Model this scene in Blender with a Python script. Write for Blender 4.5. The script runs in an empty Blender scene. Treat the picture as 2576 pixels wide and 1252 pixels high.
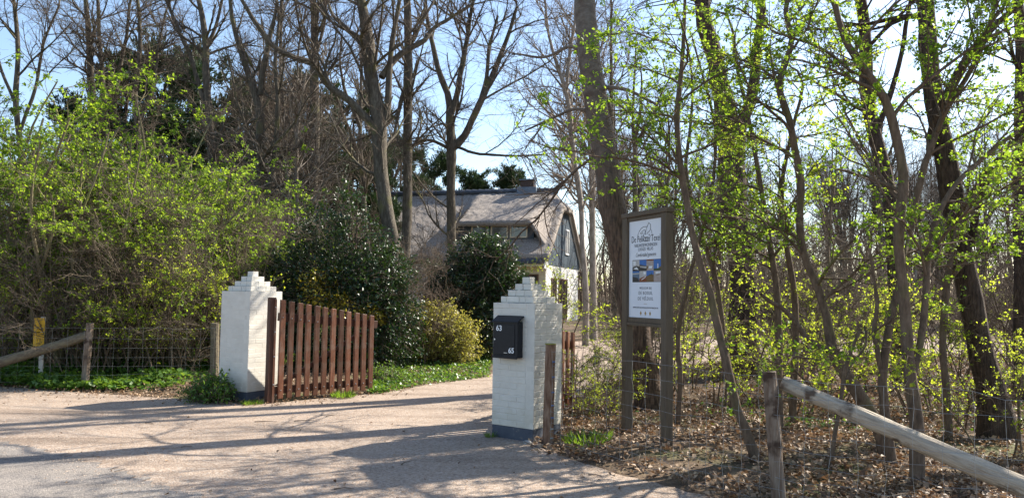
import bpy, bmesh, math, random
import numpy as np
from mathutils import Vector, Matrix, Euler
R = math.radians
C = bpy.context.scene.collection
S = bpy.context.scene

# ------------------------------------------------------------------ camera, world, sun
CAMH, PITCH, ROLL, F = 1.5, R(3.35), R(0.8), 1936.0
cd = bpy.data.cameras.new('camera'); cam = bpy.data.objects.new('camera', cd); C.objects.link(cam)
cd.sensor_width = 36; cd.lens = 36 * F / 2576; cd.clip_end = 2000; cd.clip_start = 0.1
MC = Matrix.Rotation(math.pi / 2 + PITCH, 3, 'X') @ Matrix.Rotation(ROLL, 3, 'Z')
cam.matrix_world = Matrix.Translation((0, 0, CAMH)) @ MC.to_4x4()
S.camera = cam
SUN_AZ, SUN_EL = R(58.5), R(39)          # azimuth measured from +Y towards +X
w = bpy.data.worlds.new('World'); S.world = w; w.use_nodes = True
nt = w.node_tree; nt.nodes.clear()
sky = nt.nodes.new('ShaderNodeTexSky'); sky.sky_type = 'NISHITA'; sky.sun_disc = False
sky.sun_elevation = SUN_EL; sky.sun_rotation = SUN_AZ; sky.altitude = 0; sky.air_density = 1.0; sky.dust_density = .8; sky.ozone_density = 1.3
bg = nt.nodes.new('ShaderNodeBackground'); bg.inputs[1].default_value = 0.11
wo = nt.nodes.new('ShaderNodeOutputWorld'); nt.links.new(sky.outputs[0], bg.inputs[0]); nt.links.new(bg.outputs[0], wo.inputs[0])
sl = bpy.data.lights.new('sun', 'SUN'); sl.energy = 5.0; sl.angle = R(0.5); sl.color = (1, .93, .81)
so = bpy.data.objects.new('sun', sl); C.objects.link(so)
sdir = Vector((math.sin(SUN_AZ) * math.cos(SUN_EL), math.cos(SUN_AZ) * math.cos(SUN_EL), math.sin(SUN_EL)))
so.rotation_euler = sdir.to_track_quat('Z', 'Y').to_euler(); so.location = sdir * 50
S.view_settings.view_transform = 'Standard'; S.view_settings.look = 'None'
S.view_settings.exposure = 1.32; S.view_settings.gamma = 1
S.cycles.max_bounces = 6; S.cycles.transmission_bounces = 4; S.cycles.diffuse_bounces = 3; S.cycles.transparent_max_bounces = 4

# a ray through a place in a 2576x1252 picture: used only to work out where things stand in the world
def ray(px, py):
    return MC @ Vector(((px - 1288) / F, -(py - 626) / F, -1))
def P(px, py, D):
    d = ray(px, py); k = D / d.y
    return np.array([d.x * k, D, CAMH + d.z * k])
def G(px, py, z=0):
    d = ray(px, py); k = (z - CAMH) / d.z
    return np.array([d.x * k, d.y * k, z])
rng = np.random.default_rng(7)

# ------------------------------------------------------------------ materials
def mat(name):
    m = bpy.data.materials.new(name); m.use_nodes = True; n = m.node_tree.nodes; n.clear()
    return m, n, m.node_tree.links
def ramp(n, stops):
    r = n.new('ShaderNodeValToRGB'); e = r.color_ramp.elements
    while len(e) < len(stops): e.new(.5)
    for i, (p, c) in enumerate(stops):
        e[i].position = p; e[i].color = (*c, 1)
    return r
def surf(name, stops, scale=8, stretch=(1, 1, 1), rough=.85, bump=.4, bscale=None, spec=.3, detail=8, second=None, bdist=.01, metal=0, coord='Object', perobj=0):
    """noise-coloured surface; second = (colour, scale, low, high) a patchy overlay"""
    m, n, l = mat(name)
    tc = n.new('ShaderNodeTexCoord'); mp = n.new('ShaderNodeMapping'); mp.inputs['Scale'].default_value = stretch
    l.new(tc.outputs[coord], mp.inputs[0])
    vec = mp.outputs[0]
    if perobj:
        oi = n.new('ShaderNodeObjectInfo'); ad = n.new('ShaderNodeVectorMath'); ad.operation = 'ADD'
        ml = n.new('ShaderNodeVectorMath'); ml.operation = 'SCALE'; ml.inputs['Scale'].default_value = 37
        cb = n.new('ShaderNodeCombineXYZ'); l.new(oi.outputs['Random'], cb.inputs[0]); l.new(oi.outputs['Random'], cb.inputs[1])
        l.new(cb.outputs[0], ml.inputs[0]); l.new(mp.outputs[0], ad.inputs[0]); l.new(ml.outputs[0], ad.inputs[1]); vec = ad.outputs[0]
    nz = n.new('ShaderNodeTexNoise'); nz.inputs['Scale'].default_value = scale; nz.inputs['Detail'].default_value = detail; nz.inputs['Roughness'].default_value = .65
    l.new(vec, nz.inputs[0])
    r = ramp(n, stops); l.new(nz.outputs[0], r.inputs[0]); col = r.outputs[0]
    if second:
        c2, s2, lo, hi = second
        n2 = n.new('ShaderNodeTexNoise'); n2.inputs['Scale'].default_value = s2; n2.inputs['Detail'].default_value = 5; l.new(tc.outputs[coord], n2.inputs[0])
        r2 = ramp(n, [(lo, (0, 0, 0)), (hi, (1, 1, 1))]); l.new(n2.outputs[0], r2.inputs[0])
        mx = n.new('ShaderNodeMix'); mx.data_type = 'RGBA'; l.new(r2.outputs[0], mx.inputs[0]); l.new(col, mx.inputs[6]); mx.inputs[7].default_value = (*c2, 1); col = mx.outputs[2]
    if perobj:
        hs = n.new('ShaderNodeHueSaturation'); mr = n.new('ShaderNodeMapRange'); mr.inputs[3].default_value = 1 - perobj; mr.inputs[4].default_value = 1 + perobj
        l.new(oi.outputs['Random'], mr.inputs[0]); l.new(mr.outputs[0], hs.inputs['Value']); l.new(col, hs.inputs['Color']); col = hs.outputs[0]
    b = n.new('ShaderNodeBsdfPrincipled'); b.inputs['Roughness'].default_value = rough; b.inputs['Specular IOR Level'].default_value = spec; b.inputs['Metallic'].default_value = metal
    l.new(col, b.inputs['Base Color'])
    if bump:
        nb = n.new('ShaderNodeTexNoise'); nb.inputs['Scale'].default_value = bscale or scale * 2; nb.inputs['Detail'].default_value = 6
        l.new(vec, nb.inputs[0]); bp = n.new('ShaderNodeBump'); bp.inputs['Strength'].default_value = bump; bp.inputs['Distance'].default_value = bdist
        l.new(nb.outputs[0], bp.inputs['Height']); l.new(bp.outputs[0], b.inputs['Normal'])
    o = n.new('ShaderNodeOutputMaterial'); l.new(b.outputs[0], o.inputs[0])
    return m
def leafmat(name, c1, c2, t1, t2, trans=.5, gloss=0, rough=.35, edge=None):
    """leaves: colour varies leaf by leaf; light passes through them"""
    m, n, l = mat(name)
    g = n.new('ShaderNodeNewGeometry')
    r1 = ramp(n, [(0, c1), (1, c2)]); r2 = ramp(n, [(0, t1), (1, t2)])
    l.new(g.outputs['Random Per Island'], r1.inputs[0]); l.new(g.outputs['Random Per Island'], r2.inputs[0])
    col = r1.outputs[0]
    if edge:
        oi = n.new('ShaderNodeTexNoise'); oi.inputs['Scale'].default_value = 60; tcx = n.new('ShaderNodeTexCoord'); l.new(tcx.outputs['Object'], oi.inputs[0])
        rr = ramp(n, [(.46, (0, 0, 0)), (.56, (1, 1, 1))]); l.new(oi.outputs[0], rr.inputs[0])
        mx0 = n.new('ShaderNodeMix'); mx0.data_type = 'RGBA'; l.new(rr.outputs[0], mx0.inputs[0]); l.new(col, mx0.inputs[6]); mx0.inputs[7].default_value = (*edge, 1); col = mx0.outputs[2]
    d = n.new('ShaderNodeBsdfPrincipled'); d.inputs['Roughness'].default_value = rough; d.inputs['Specular IOR Level'].default_value = gloss
    l.new(col, d.inputs['Base Color'])
    t = n.new('ShaderNodeBsdfTranslucent'); l.new(r2.outputs[0], t.inputs[0])
    mx = n.new('ShaderNodeMixShader'); mx.inputs[0].default_value = trans; l.new(d.outputs[0], mx.inputs[1]); l.new(t.outputs[0], mx.inputs[2])
    o = n.new('ShaderNodeOutputMaterial'); l.new(mx.outputs[0], o.inputs[0])
    return m
M = {}
M['white'] = surf('whitewash', [(.3, (.55, .515, .455)), (.7, (.64, .61, .55))], 5, rough=.55, bump=.35, bscale=60, bdist=.004, second=((.54, .51, .45), 3.3, .62, .76), perobj=.03)
def splash(m, z0, z1, c, k=.7):
    n = m.node_tree.nodes; l = m.node_tree.links; b = next(x for x in n if x.type == 'BSDF_PRINCIPLED'); src = b.inputs['Base Color'].links[0].from_socket
    ge = n.new('ShaderNodeNewGeometry'); sp = n.new('ShaderNodeSeparateXYZ'); l.new(ge.outputs['Position'], sp.inputs[0]); nz = n.new('ShaderNodeTexNoise'); nz.inputs['Scale'].default_value = 9; nz.inputs['Detail'].default_value = 6; l.new(ge.outputs['Position'], nz.inputs[0])
    ad = n.new('ShaderNodeMath'); ad.operation = 'MULTIPLY_ADD'; ad.inputs[1].default_value = .9; l.new(nz.outputs[0], ad.inputs[0]); l.new(sp.outputs[2], ad.inputs[2])
    mr = n.new('ShaderNodeMapRange'); mr.inputs[1].default_value = z0; mr.inputs[2].default_value = z1; mr.inputs[3].default_value = k; mr.inputs[4].default_value = 0; l.new(ad.outputs[0], mr.inputs[0])
    mx = n.new('ShaderNodeMix'); mx.data_type = 'RGBA'; l.new(mr.outputs[0], mx.inputs[0]); l.new(src, mx.inputs[6]); mx.inputs[7].default_value = (*c, 1); l.new(mx.outputs[2], b.inputs['Base Color'])
splash(M['white'], .45, .85, (.44, .40, .31), .6)
M['plinth'] = surf('plinth_paint', [(.3, (.045, .055, .075)), (.7, (.075, .085, .11))], 9, rough=.7, bump=.4, bscale=50, bdist=.004, second=((.22, .19, .15), 9, .62, .72))
M['box'] = surf('mailbox_enamel', [(.3, (.008, .009, .012)), (.7, (.014, .015, .02))], 20, rough=.45, bump=.12, bscale=350, bdist=.001, spec=.25)
M['steel'] = surf('zinc', [(.3, (.45, .46, .48)), (.7, (.6, .6, .62))], 20, rough=.35, bump=.1, metal=.85)
M['wire'] = surf('galvanised_wire', [(.3, (.18, .18, .18)), (.7, (.42, .42, .41))], 20, rough=.5, bump=0, metal=.4)
M['numeral'] = surf('white_print', [(.3, (.75, .75, .75)), (.7, (.8, .8, .8))], 20, bump=0)
M['gate'] = surf('stained_hardwood', [(.25, (.055, .020, .011)), (.5, (.115, .045, .024)), (.75, (.19, .082, .048))], 7, (9, 9, .7), rough=.5, bump=.3, bscale=14, bdist=.004, spec=.35, perobj=.45, second=((.15, .105, .08), 5, .5, .72))
M['gatedark'] = surf('dark_hardwood', [(.25, (.04, .018, .012)), (.75, (.11, .05, .032))], 7, (9, 9, .7), rough=.6, bump=.3, bscale=14, bdist=.004, perobj=.2)
M['signwood'] = surf('taupe_paint', [(.3, (.088, .064, .044)), (.7, (.14, .106, .074))], 6, (6, 6, .8), rough=.6, bump=.25, bscale=20, bdist=.003)
M['panel'] = surf('sign_print', [(.3, (.70, .71, .76)), (.7, (.76, .77, .82))], 3, rough=.4, bump=0)
M['ink'] = surf('dark_ink', [(.3, (.04, .04, .045)), (.7, (.06, .06, .065))], 3, bump=0)
M['greyink'] = surf('grey_ink', [(.3, (.16, .16, .18)), (.7, (.2, .2, .22))], 3, bump=0)
M['gold'] = surf('gold_ink', [(.3, (.30, .19, .06)), (.7, (.36, .24, .08))], 3, bump=0)
M['post'] = surf('weathered_post', [(.25, (.065, .04, .026)), (.45, (.15, .105, .075)), (.75, (.31, .26, .21))], 4, (7, 7, .8), rough=.9, bump=.7, bscale=12, bdist=.012, second=((.05, .03, .02), 5, .52, .6))
M['log'] = surf('peeled_log', [(.2, (.12, .095, .07)), (.45, (.34, .285, .22)), (.8, (.52, .46, .37))], 4, (1.3, 12, 12), rough=.85, bump=.9, bscale=7, bdist=.02, second=((.10, .07, .05), 7, .60, .70))
M['oldlog'] = surf('mossy_log', [(.2, (.06, .045, .03)), (.5, (.14, .115, .08)), (.8, (.21, .19, .11))], 6, (2, 6, 6), rough=.9, bump=.5, bdist=.01)
M['bark'] = surf('grey_bark', [(.25, (.035, .028, .022)), (.5, (.10, .083, .062)), (.75, (.19, .165, .13))], 7, (3, 3, .8), rough=.95, bump=.9, bscale=22, bdist=.03, second=((.15, .14, .055), 2.2, .56, .72))
M['barkfur'] = surf('furrowed_bark', [(.3, (.018, .013, .010)), (.5, (.075, .05, .036)), (.75, (.15, .105, .075))], 9, (4, 4, .7), rough=.95, bump=1, bscale=14, bdist=.06)
M['beech'] = surf('smooth_grey_bark', [(.25, (.085, .066, .052)), (.5, (.145, .117, .094)), (.8, (.225, .19, .158))], 5, (2.2, 2.2, 4), rough=.8, bump=.6, bscale=9, bdist=.02, second=((.10, .072, .055), 7, .50, .66))
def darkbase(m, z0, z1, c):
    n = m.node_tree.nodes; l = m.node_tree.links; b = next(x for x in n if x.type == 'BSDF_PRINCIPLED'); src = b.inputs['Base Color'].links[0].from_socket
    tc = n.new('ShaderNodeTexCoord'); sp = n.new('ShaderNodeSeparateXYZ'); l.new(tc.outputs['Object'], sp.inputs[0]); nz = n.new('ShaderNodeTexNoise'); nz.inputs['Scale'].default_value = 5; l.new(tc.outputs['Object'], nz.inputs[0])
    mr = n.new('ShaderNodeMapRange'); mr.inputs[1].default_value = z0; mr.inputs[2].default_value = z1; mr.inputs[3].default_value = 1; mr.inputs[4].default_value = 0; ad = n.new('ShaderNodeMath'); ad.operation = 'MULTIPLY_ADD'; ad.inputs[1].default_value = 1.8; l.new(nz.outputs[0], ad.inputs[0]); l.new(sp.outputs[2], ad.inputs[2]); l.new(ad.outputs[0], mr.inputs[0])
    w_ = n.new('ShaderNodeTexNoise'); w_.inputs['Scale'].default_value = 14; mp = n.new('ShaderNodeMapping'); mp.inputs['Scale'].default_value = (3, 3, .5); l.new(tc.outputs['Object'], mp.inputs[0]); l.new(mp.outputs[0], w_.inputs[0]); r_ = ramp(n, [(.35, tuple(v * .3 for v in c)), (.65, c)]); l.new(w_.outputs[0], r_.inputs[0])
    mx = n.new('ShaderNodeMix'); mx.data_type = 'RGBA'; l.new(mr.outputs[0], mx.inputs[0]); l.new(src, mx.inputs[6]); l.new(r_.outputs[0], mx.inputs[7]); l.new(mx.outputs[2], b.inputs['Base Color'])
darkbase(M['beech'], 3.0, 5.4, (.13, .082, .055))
M['palebark'] = surf('pale_bark', [(.3, (.16, .13, .10)), (.7, (.38, .33, .28))], 5, (3, 3, 1), rough=.9, bump=.5)
M['shrubbark'] = surf('shrub_bark', [(.25, (.05, .035, .025)), (.5, (.13, .09, .062)), (.8, (.21, .155, .11))], 9, (3, 3, .9), rough=.95, bump=.6, bscale=25, bdist=.015, second=((.13, .12, .045), 3, .56, .75))
M['hedgebark'] = surf('hedge_bark', [(.25, (.075, .058, .036)), (.5, (.17, .14, .085)), (.8, (.30, .26, .16))], 9, (3, 3, .9), rough=.95, bump=.6, bscale=25, bdist=.015, second=((.20, .21, .06), 3, .52, .7))
M['twig'] = surf('twig_bark', [(.3, (.08, .057, .042)), (.7, (.17, .125, .095))], 3, rough=.9, bump=0)
M['twigl'] = surf('twig_light', [(.3, (.10, .075, .05)), (.7, (.19, .15, .11))], 3, rough=.9, bump=0)
M['spring'] = leafmat('hawthorn_leaf', (.06, .13, .012), (.14, .22, .022), (.20, .36, .02), (.50, .66, .05), .56, .35, .5)
M['hedge'] = leafmat('hedge_leaf', (.06, .125, .012), (.12, .20, .02), (.22, .37, .02), (.50, .64, .04), .58, .35, .5)
M['spring2'] = leafmat('young_leaf', (.10, .18, .02), (.17, .24, .03), (.45, .58, .03), (.72, .78, .06), .6, .35, .5)
M['holly'] = leafmat('holly_leaf', (.010, .028, .009), (.028, .062, .018), (.04, .10, .01), (.09, .18, .015), .15, .55, .42)
M['vholly'] = leafmat('variegated_leaf', (.08, .12, .02), (.42, .36, .08), (.25, .28, .03), (.7, .62, .10), .4, .5, .35, edge=(.50, .43, .13))
M['needle'] = leafmat('pine_needle', (.020, .040, .016), (.050, .078, .028), (.02, .05, .01), (.05, .09, .02), .15, .3, .5)
M['ivy'] = leafmat('ground_leaf', (.04, .10, .015), (.10, .19, .03), (.14, .27, .02), (.28, .42, .04), .35, .5, .4)
M['grass'] = leafmat('grass_blade', (.05, .12, .01), (.14, .22, .03), (.2, .35, .02), (.3, .45, .04), .45, .4, .4)
M['litter'] = leafmat('dead_leaf', (.09, .045, .025), (.44, .31, .20), (.14, .07, .03), (.34, .2, .1), .2, .35, .55)
M['gravel'] = None

# ------------------------------------------------------------------ mesh helpers
def mesh(name, V, F, mats, smooth=False):
    """V (n,3); F list of int arrays, each (k,3) or (k,4)"""
    me = bpy.data.meshes.new(name); V = np.asarray(V, np.float32)
    F = [np.asarray(f, np.int32) for f in F if len(f)]
    me.vertices.add(len(V)); me.vertices.foreach_set('co', V.ravel())
    li = np.concatenate([f.ravel() for f in F]); tot = np.concatenate([np.full(len(f), f.shape[1], np.int32) for f in F])
    me.loops.add(len(li)); me.loops.foreach_set('vertex_index', li)
    st = np.concatenate([[0], np.cumsum(tot)[:-1]]).astype(np.int32)
    me.polygons.add(len(tot)); me.polygons.foreach_set('loop_start', st); me.polygons.foreach_set('loop_total', tot)
    if smooth: me.polygons.foreach_set('use_smooth', np.ones(len(tot), bool))
    me.update(calc_edges=True)
    for m in (mats if isinstance(mats, (list, tuple)) else [mats]): me.materials.append(m)
    return me
def link(name, me, parent=None, loc=None, rot=None):
    o = bpy.data.objects.new(name, me); C.objects.link(o)
    if parent is not None: o.parent = parent
    if loc is not None: o.location = loc
    if rot is not None: o.rotation_euler = rot
    return o
def tag(o, label=None, cat=None, group=None, kind=None):
    if label: o['label'] = label
    if cat: o['category'] = cat
    if group: o['group'] = group
    if kind: o['kind'] = kind
    return o
def empty(name, loc=(0, 0, 0), rz=0, label=None, cat=None, group=None):
    o = bpy.data.objects.new(name, None); C.objects.link(o); o.location = loc; o.rotation_euler = (0, 0, rz); o.empty_display_size = .1
    return tag(o, label, cat, group)
def copy_tree(root, loc, rz=0, sc=1, label=None, group=None):
    r = root.copy(); C.objects.link(r); r.location = loc; r.rotation_euler = (0, 0, rz); r.scale = (sc, sc, sc) if np.isscalar(sc) else sc
    if label: r['label'] = label
    if group: r['group'] = group
    for ch in root.children:
        c = ch.copy(); C.objects.link(c); c.parent = r
        for g in ch.children:
            d = g.copy(); C.objects.link(d); d.parent = c
    return r
class B:
    """collects boxes / prisms / tubes into one mesh"""
    def __init__(s): s.V = []; s.F = []; s.n = 0
    def add(s, V, F):
        V = [tuple(v) for v in V]; s.V += V; s.F += [tuple(i + s.n for i in f) for f in F]; s.n += len(V); return s
    def box(s, x0, x1, y0, y1, z0, z1):
        return s.add([(x0, y0, z0), (x1, y0, z0), (x1, y1, z0), (x0, y1, z0), (x0, y0, z1), (x1, y0, z1), (x1, y1, z1), (x0, y1, z1)],
                     [(0, 3, 2, 1), (4, 5, 6, 7), (0, 1, 5, 4), (1, 2, 6, 5), (2, 3, 7, 6), (3, 0, 4, 7)])
    def prism(s, pts, y0, y1):          # outline in x,z extruded along y
        n = len(pts); V = [(x, y0, z) for x, z in pts] + [(x, y1, z) for x, z in pts]
        return s.add(V, [tuple(range(n)), tuple(range(2 * n - 1, n - 1, -1))] + [(i, i + n, (i + 1) % n + n, (i + 1) % n) for i in range(n)])
    def tube(s, pts, r, k=8, cap=True):
        pts = [Vector(p) for p in pts]; rs = r if isinstance(r, (list, tuple)) else [r] * len(pts); V = []
        for i, p in enumerate(pts):
            t = (pts[min(i + 1, len(pts) - 1)] - pts[max(i - 1, 0)]).normalized()
            a = t.cross(Vector((0, 0, 1)) if abs(t.z) < .9 else Vector((1, 0, 0))).normalized(); b = t.cross(a)
            V += [p + (a * math.cos(2 * math.pi * j / k) + b * math.sin(2 * math.pi * j / k)) * rs[i] for j in range(k)]
        Fs = [(i * k + j, i * k + (j + 1) % k, (i + 1) * k + (j + 1) % k, (i + 1) * k + j) for i in range(len(pts) - 1) for j in range(k)]
        if cap: Fs += [tuple(range(k - 1, -1, -1)), tuple(range((len(pts) - 1) * k, len(pts) * k))]
        return s.add(V, Fs)
    def mesh(s, name, m, bevel=0, smooth=False, seg=1):
        me = bpy.data.meshes.new(name); me.from_pydata(s.V, [], s.F); me.materials.append(m)
        bm = bmesh.new(); bm.from_mesh(me); bmesh.ops.recalc_face_normals(bm, faces=bm.faces)
        if bevel: bmesh.ops.bevel(bm, geom=list(bm.edges), offset=bevel, segments=seg, profile=.5, affect='EDGES')
        if smooth:
            for f in bm.faces: f.smooth = True
        bm.to_mesh(me); bm.free(); return me
    def build(s, name, m, parent=None, bevel=0, smooth=False, loc=None, rot=None, seg=1):
        return link(name, s.mesh(name, m, bevel, smooth, seg), parent, loc, rot)
def norm(v): return v / (np.linalg.norm(v, axis=-1, keepdims=True) + 1e-9)
def tubes(Pn, Rn, k):
    """Pn (N,n,3) polylines with radii Rn (N,n): returns V, F of k-sided tubes"""
    N, n, _ = Pn.shape
    T = np.empty_like(Pn); T[:, 1:-1] = Pn[:, 2:] - Pn[:, :-2]; T[:, 0] = Pn[:, 1] - Pn[:, 0]; T[:, -1] = Pn[:, -1] - Pn[:, -2]; T = norm(T)
    ref = np.where(np.abs(T[:, :1, 2:3]) < .8, np.array([0, 0, 1.]), np.array([1., 0, 0])); ref = np.broadcast_to(ref, T.shape)
    A = norm(np.cross(T, ref)); Bv = np.cross(T, A)
    a = 2 * np.pi * np.arange(k) / k
    V = Pn[:, :, None] + Rn[:, :, None, None] * (A[:, :, None] * np.cos(a)[:, None] + Bv[:, :, None] * np.sin(a)[:, None])
    idx = np.arange(N * n * k).reshape(N, n, k); r = np.roll(idx, -1, 2)
    Fq = np.stack([idx[:, :-1], r[:, :-1], r[:, 1:], idx[:, 1:]], -1).reshape(-1, 4)
    return V.reshape(-1, 3), Fq
def merge(parts):
    V = []; F3 = []; F4 = []; n = 0
    for v, f in parts:
        V.append(v); (F3 if f.shape[1] == 3 else F4).append(f + n); n += len(v)
    return np.concatenate(V), [np.concatenate(x) for x in (F3, F4) if x]
def spawn(Pp, Rp, n, t0, t1, a0, a1, L, m, wob=.15, up=.0, rk=.6, rmin=.002, flat=0, g=rng, rmax=1):
    """n child branches growing from parent polylines; L=(lo,hi) metres"""
    N, k, _ = Pp.shape
    seg = np.linalg.norm(np.diff(Pp, axis=1), axis=2).sum(1); idx = g.choice(N, n, p=seg / seg.sum())
    t = g.uniform(t0, t1, n) * (k - 1); i = np.minimum(t.astype(int), k - 2); f = (t - i)[:, None]
    p = Pp[idx, i] * (1 - f) + Pp[idx, i + 1] * f; T = norm(Pp[idx, i + 1] - Pp[idx, i])
    r = Rp[idx, i] * (1 - f[:, 0]) + Rp[idx, i + 1] * f[:, 0]
    q = g.normal(size=(n, 3)); q[:, 2] *= (1 - flat); q = norm(q - (q * T).sum(1, keepdims=True) * T)
    a = g.uniform(a0, a1, n)[:, None]; d = norm(np.cos(a) * T + np.sin(a) * q)
    Ls = g.uniform(L[0], L[1], n) * (1.15 - .6 * t / (k - 1)); out = np.empty((n, m + 1, 3)); out[:, 0] = p
    for j in range(m):
        d = norm(d + g.normal(size=(n, 3)) * wob + np.array([0, 0, up]) - (flat * .25) * d * np.array([0, 0, 1]))
        out[:, j + 1] = out[:, j] + d * (Ls / m)[:, None]
    r0 = np.clip(r * rk, rmin, rmax); return out, r0[:, None] * np.linspace(1, .35, m + 1)[None]
def leafset(p, d, size, g=rng, fold=.25, wid=.55, tilt=.6, curl=False):
    """one folded leaf at each p, growing roughly along d"""
    n = len(p); d = norm(d + g.normal(size=(n, 3)) * tilt); s = size * g.uniform(.45, 1.3, n)[:, None]
    up = norm(np.array([0, 0, 1.]) + g.normal(size=(n, 3)) * .55); side = norm(np.cross(d, up)); nn = np.cross(side, d)
    a = p; b = p + d * s * .5 + side * s * wid * .5 + nn * s * fold * .5; c = p + d * s; e = p + d * s * .5 - side * s * wid * .5 + nn * s * fold * .5
    V = np.stack([a, b, c, e], 1).reshape(-1, 3); i = np.arange(n)[:, None] * 4
    return V, np.concatenate([i + [0, 1, 2], i + [0, 2, 3]])
def along(Pp, per, g=rng, t0=.15, jit=.02, cl=1):
    """points spread along polylines, with the direction there"""
    if cl > 1:
        p, d = along(Pp, per / cl, g, t0, jit); p = np.repeat(p, cl, 0) + g.normal(size=(len(p) * cl, 3)) * .012; return p, norm(np.repeat(d, cl, 0) + g.normal(size=p.shape) * .7)
    N, k, _ = Pp.shape; n = int(N * per); idx = g.integers(0, N, n); t = g.uniform(t0, 1, n) * (k - 1); i = np.minimum(t.astype(int), k - 2); f = (t - i)[:, None]
    return Pp[idx, i] * (1 - f) + Pp[idx, i + 1] * f + g.normal(size=(n, 3)) * jit, norm(Pp[idx, i + 1] - Pp[idx, i])
def resamp(pts, rad, k):
    pts = np.asarray(pts, float); rad = np.asarray(rad, float); n = len(pts)
    s = np.concatenate([[0], np.cumsum(np.linalg.norm(np.diff(pts, axis=0), axis=1))]); u = np.linspace(0, s[-1], k)
    def cr(v):
        out = []
        for x in u:
            i = min(max(np.searchsorted(s, x) - 1, 0), n - 2); f = (x - s[i]) / (s[i + 1] - s[i] + 1e-9)
            a, b, c, e = v[max(i - 1, 0)], v[i], v[i + 1], v[min(i + 2, n - 1)]
            out.append(b + .5 * f * (c - a + f * (2 * a - 5 * b + 4 * c - e + f * (3 * (b - c) + e - a))))
        return np.array(out)
    return cr(pts), np.interp(u, s, rad)
def noise2(x, y, seed=0):
    g = np.random.default_rng(seed); z = 0
    for i in range(7):
        a, b, c, q = g.uniform(-1, 1), g.uniform(-1, 1), g.uniform(0, 6.3), 1.7 ** i * .45; z = z + np.sin((a * x + b * y) * q * 1.6 + c) / 1.35 ** i
    return z / 3

# ------------------------------------------------------------------ ground, drive, road
def rough_outline(pts, step=.12, amp=.05, seed=1, closed=True):
    g = np.random.default_rng(seed); out = []
    pts = [np.array(p[:2], float) for p in pts]; n = len(pts)
    for i in range(n if closed else n - 1):
        a, b = pts[i], pts[(i + 1) % n]; L = np.linalg.norm(b - a); m = max(1, int(L / step)) if L < 14 else 2; nrm = np.array([b[1] - a[1], a[0] - b[0]]) / (L + 1e-9)
        for j in range(m):
            q = a + (b - a) * j / m; k = amp * (noise2(q[0] * 3, q[1] * 3, seed) + g.normal() * .35) if L < 14 else 0
            out.append(q + nrm * k)
    return np.array(out)
def inside(poly, x, y):
    c = np.zeros(np.shape(x), bool); n = len(poly); j = n - 1
    for i in range(n):
        xi, yi = poly[i]; xj, yj = poly[j]
        if yi != yj: c ^= ((yi > y) != (yj > y)) & (x < (xj - xi) * (y - yi) / (yj - yi) + xi)
        j = i
    return c
left_verge = [G(*p) for p in [(-900, 955), (-400, 958), (0, 972), (250, 990), (450, 1003), (620, 1016), (690, 1014), (800, 1003), (935, 990), (1000, 977), (1100, 962), (1225, 946)]]
far_verge = [G(*p) for p in [(1290, 905), (1420, 862), (1600, 848), (1900, 846), (2400, 852), (3200, 860)]]
inner = [G(*p) for p in [(3200, 905), (2300, 893), (1850, 905), (1650, 930), (1500, 972), (1428, 1015), (1412, 1075)]]
right_verge = [G(*p) for p in [(1360, 1118), (1400, 1142), (1520, 1178), (1700, 1228), (1820, 1262), (2300, 1420)]]
coarse = left_verge + far_verge + inner + right_verge + [np.array([7, 2.2, 0]), np.array([30, -2, 0]), np.array([30, -12, 0]), np.array([-30, -12, 0]), np.array([-30, 8, 0])]
DRIVE = rough_outline(coarse, .1, .06, 3)
COARSE = np.array([p[:2] for p in coarse])
def segdist(poly, x, y):
    d = np.full(np.shape(x), 1e9); n = len(poly)
    for i in range(n):
        a = poly[i]; b = poly[(i + 1) % n]; ab = b - a; t = np.clip(((x - a[0]) * ab[0] + (y - a[1]) * ab[1]) / (ab @ ab), 0, 1)
        d = np.minimum(d, np.hypot(x - a[0] - t * ab[0], y - a[1] - t * ab[1]))
    return d
def H(x, y):
    """height of the wood floor: level with the drive at its edge, uneven beyond"""
    x = np.asarray(x, float); y = np.asarray(y, float)
    d = segdist(COARSE, x, y) * np.where(inside(COARSE, x, y), 0, 1); k = np.clip((d - .05) / .8, 0, 1)
    return k * k * (3 - 2 * k) * (.045 + .05 * noise2(x * 1.3, y * 1.3, 5))
def Hs(x, y): return float(H(np.array([x]), np.array([y]))[0])
xs = np.concatenate([[-900, -200, -60], np.arange(-22, 22.01, .25), [60, 200, 900]]); ys = np.concatenate([[-300, -40], np.arange(2, 36.01, .25), [60, 150, 400, 1500]])
X, Y = np.meshgrid(xs, ys); Z = H(X, Y); Z[(np.abs(X) > 25) | (Y > 40)] = 0
idx = np.arange(X.size).reshape(X.shape); Fq = np.stack([idx[:-1, :-1], idx[:-1, 1:], idx[1:, 1:], idx[1:, :-1]], -1).reshape(-1, 4)
M['soil'] = surf('wood_floor', [(.25, (.045, .03, .02)), (.5, (.12, .08, .05)), (.75, (.20, .15, .09))], 6, rough=.95, bump=.8, bscale=30, bdist=.03, second=((.08, .10, .03), .6, .52, .66), coord='Object')
tag(link('ground', mesh('ground', np.stack([X.ravel(), Y.ravel(), Z.ravel() - .003], 1), [Fq], M['soil'], True)), kind='structure')

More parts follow.
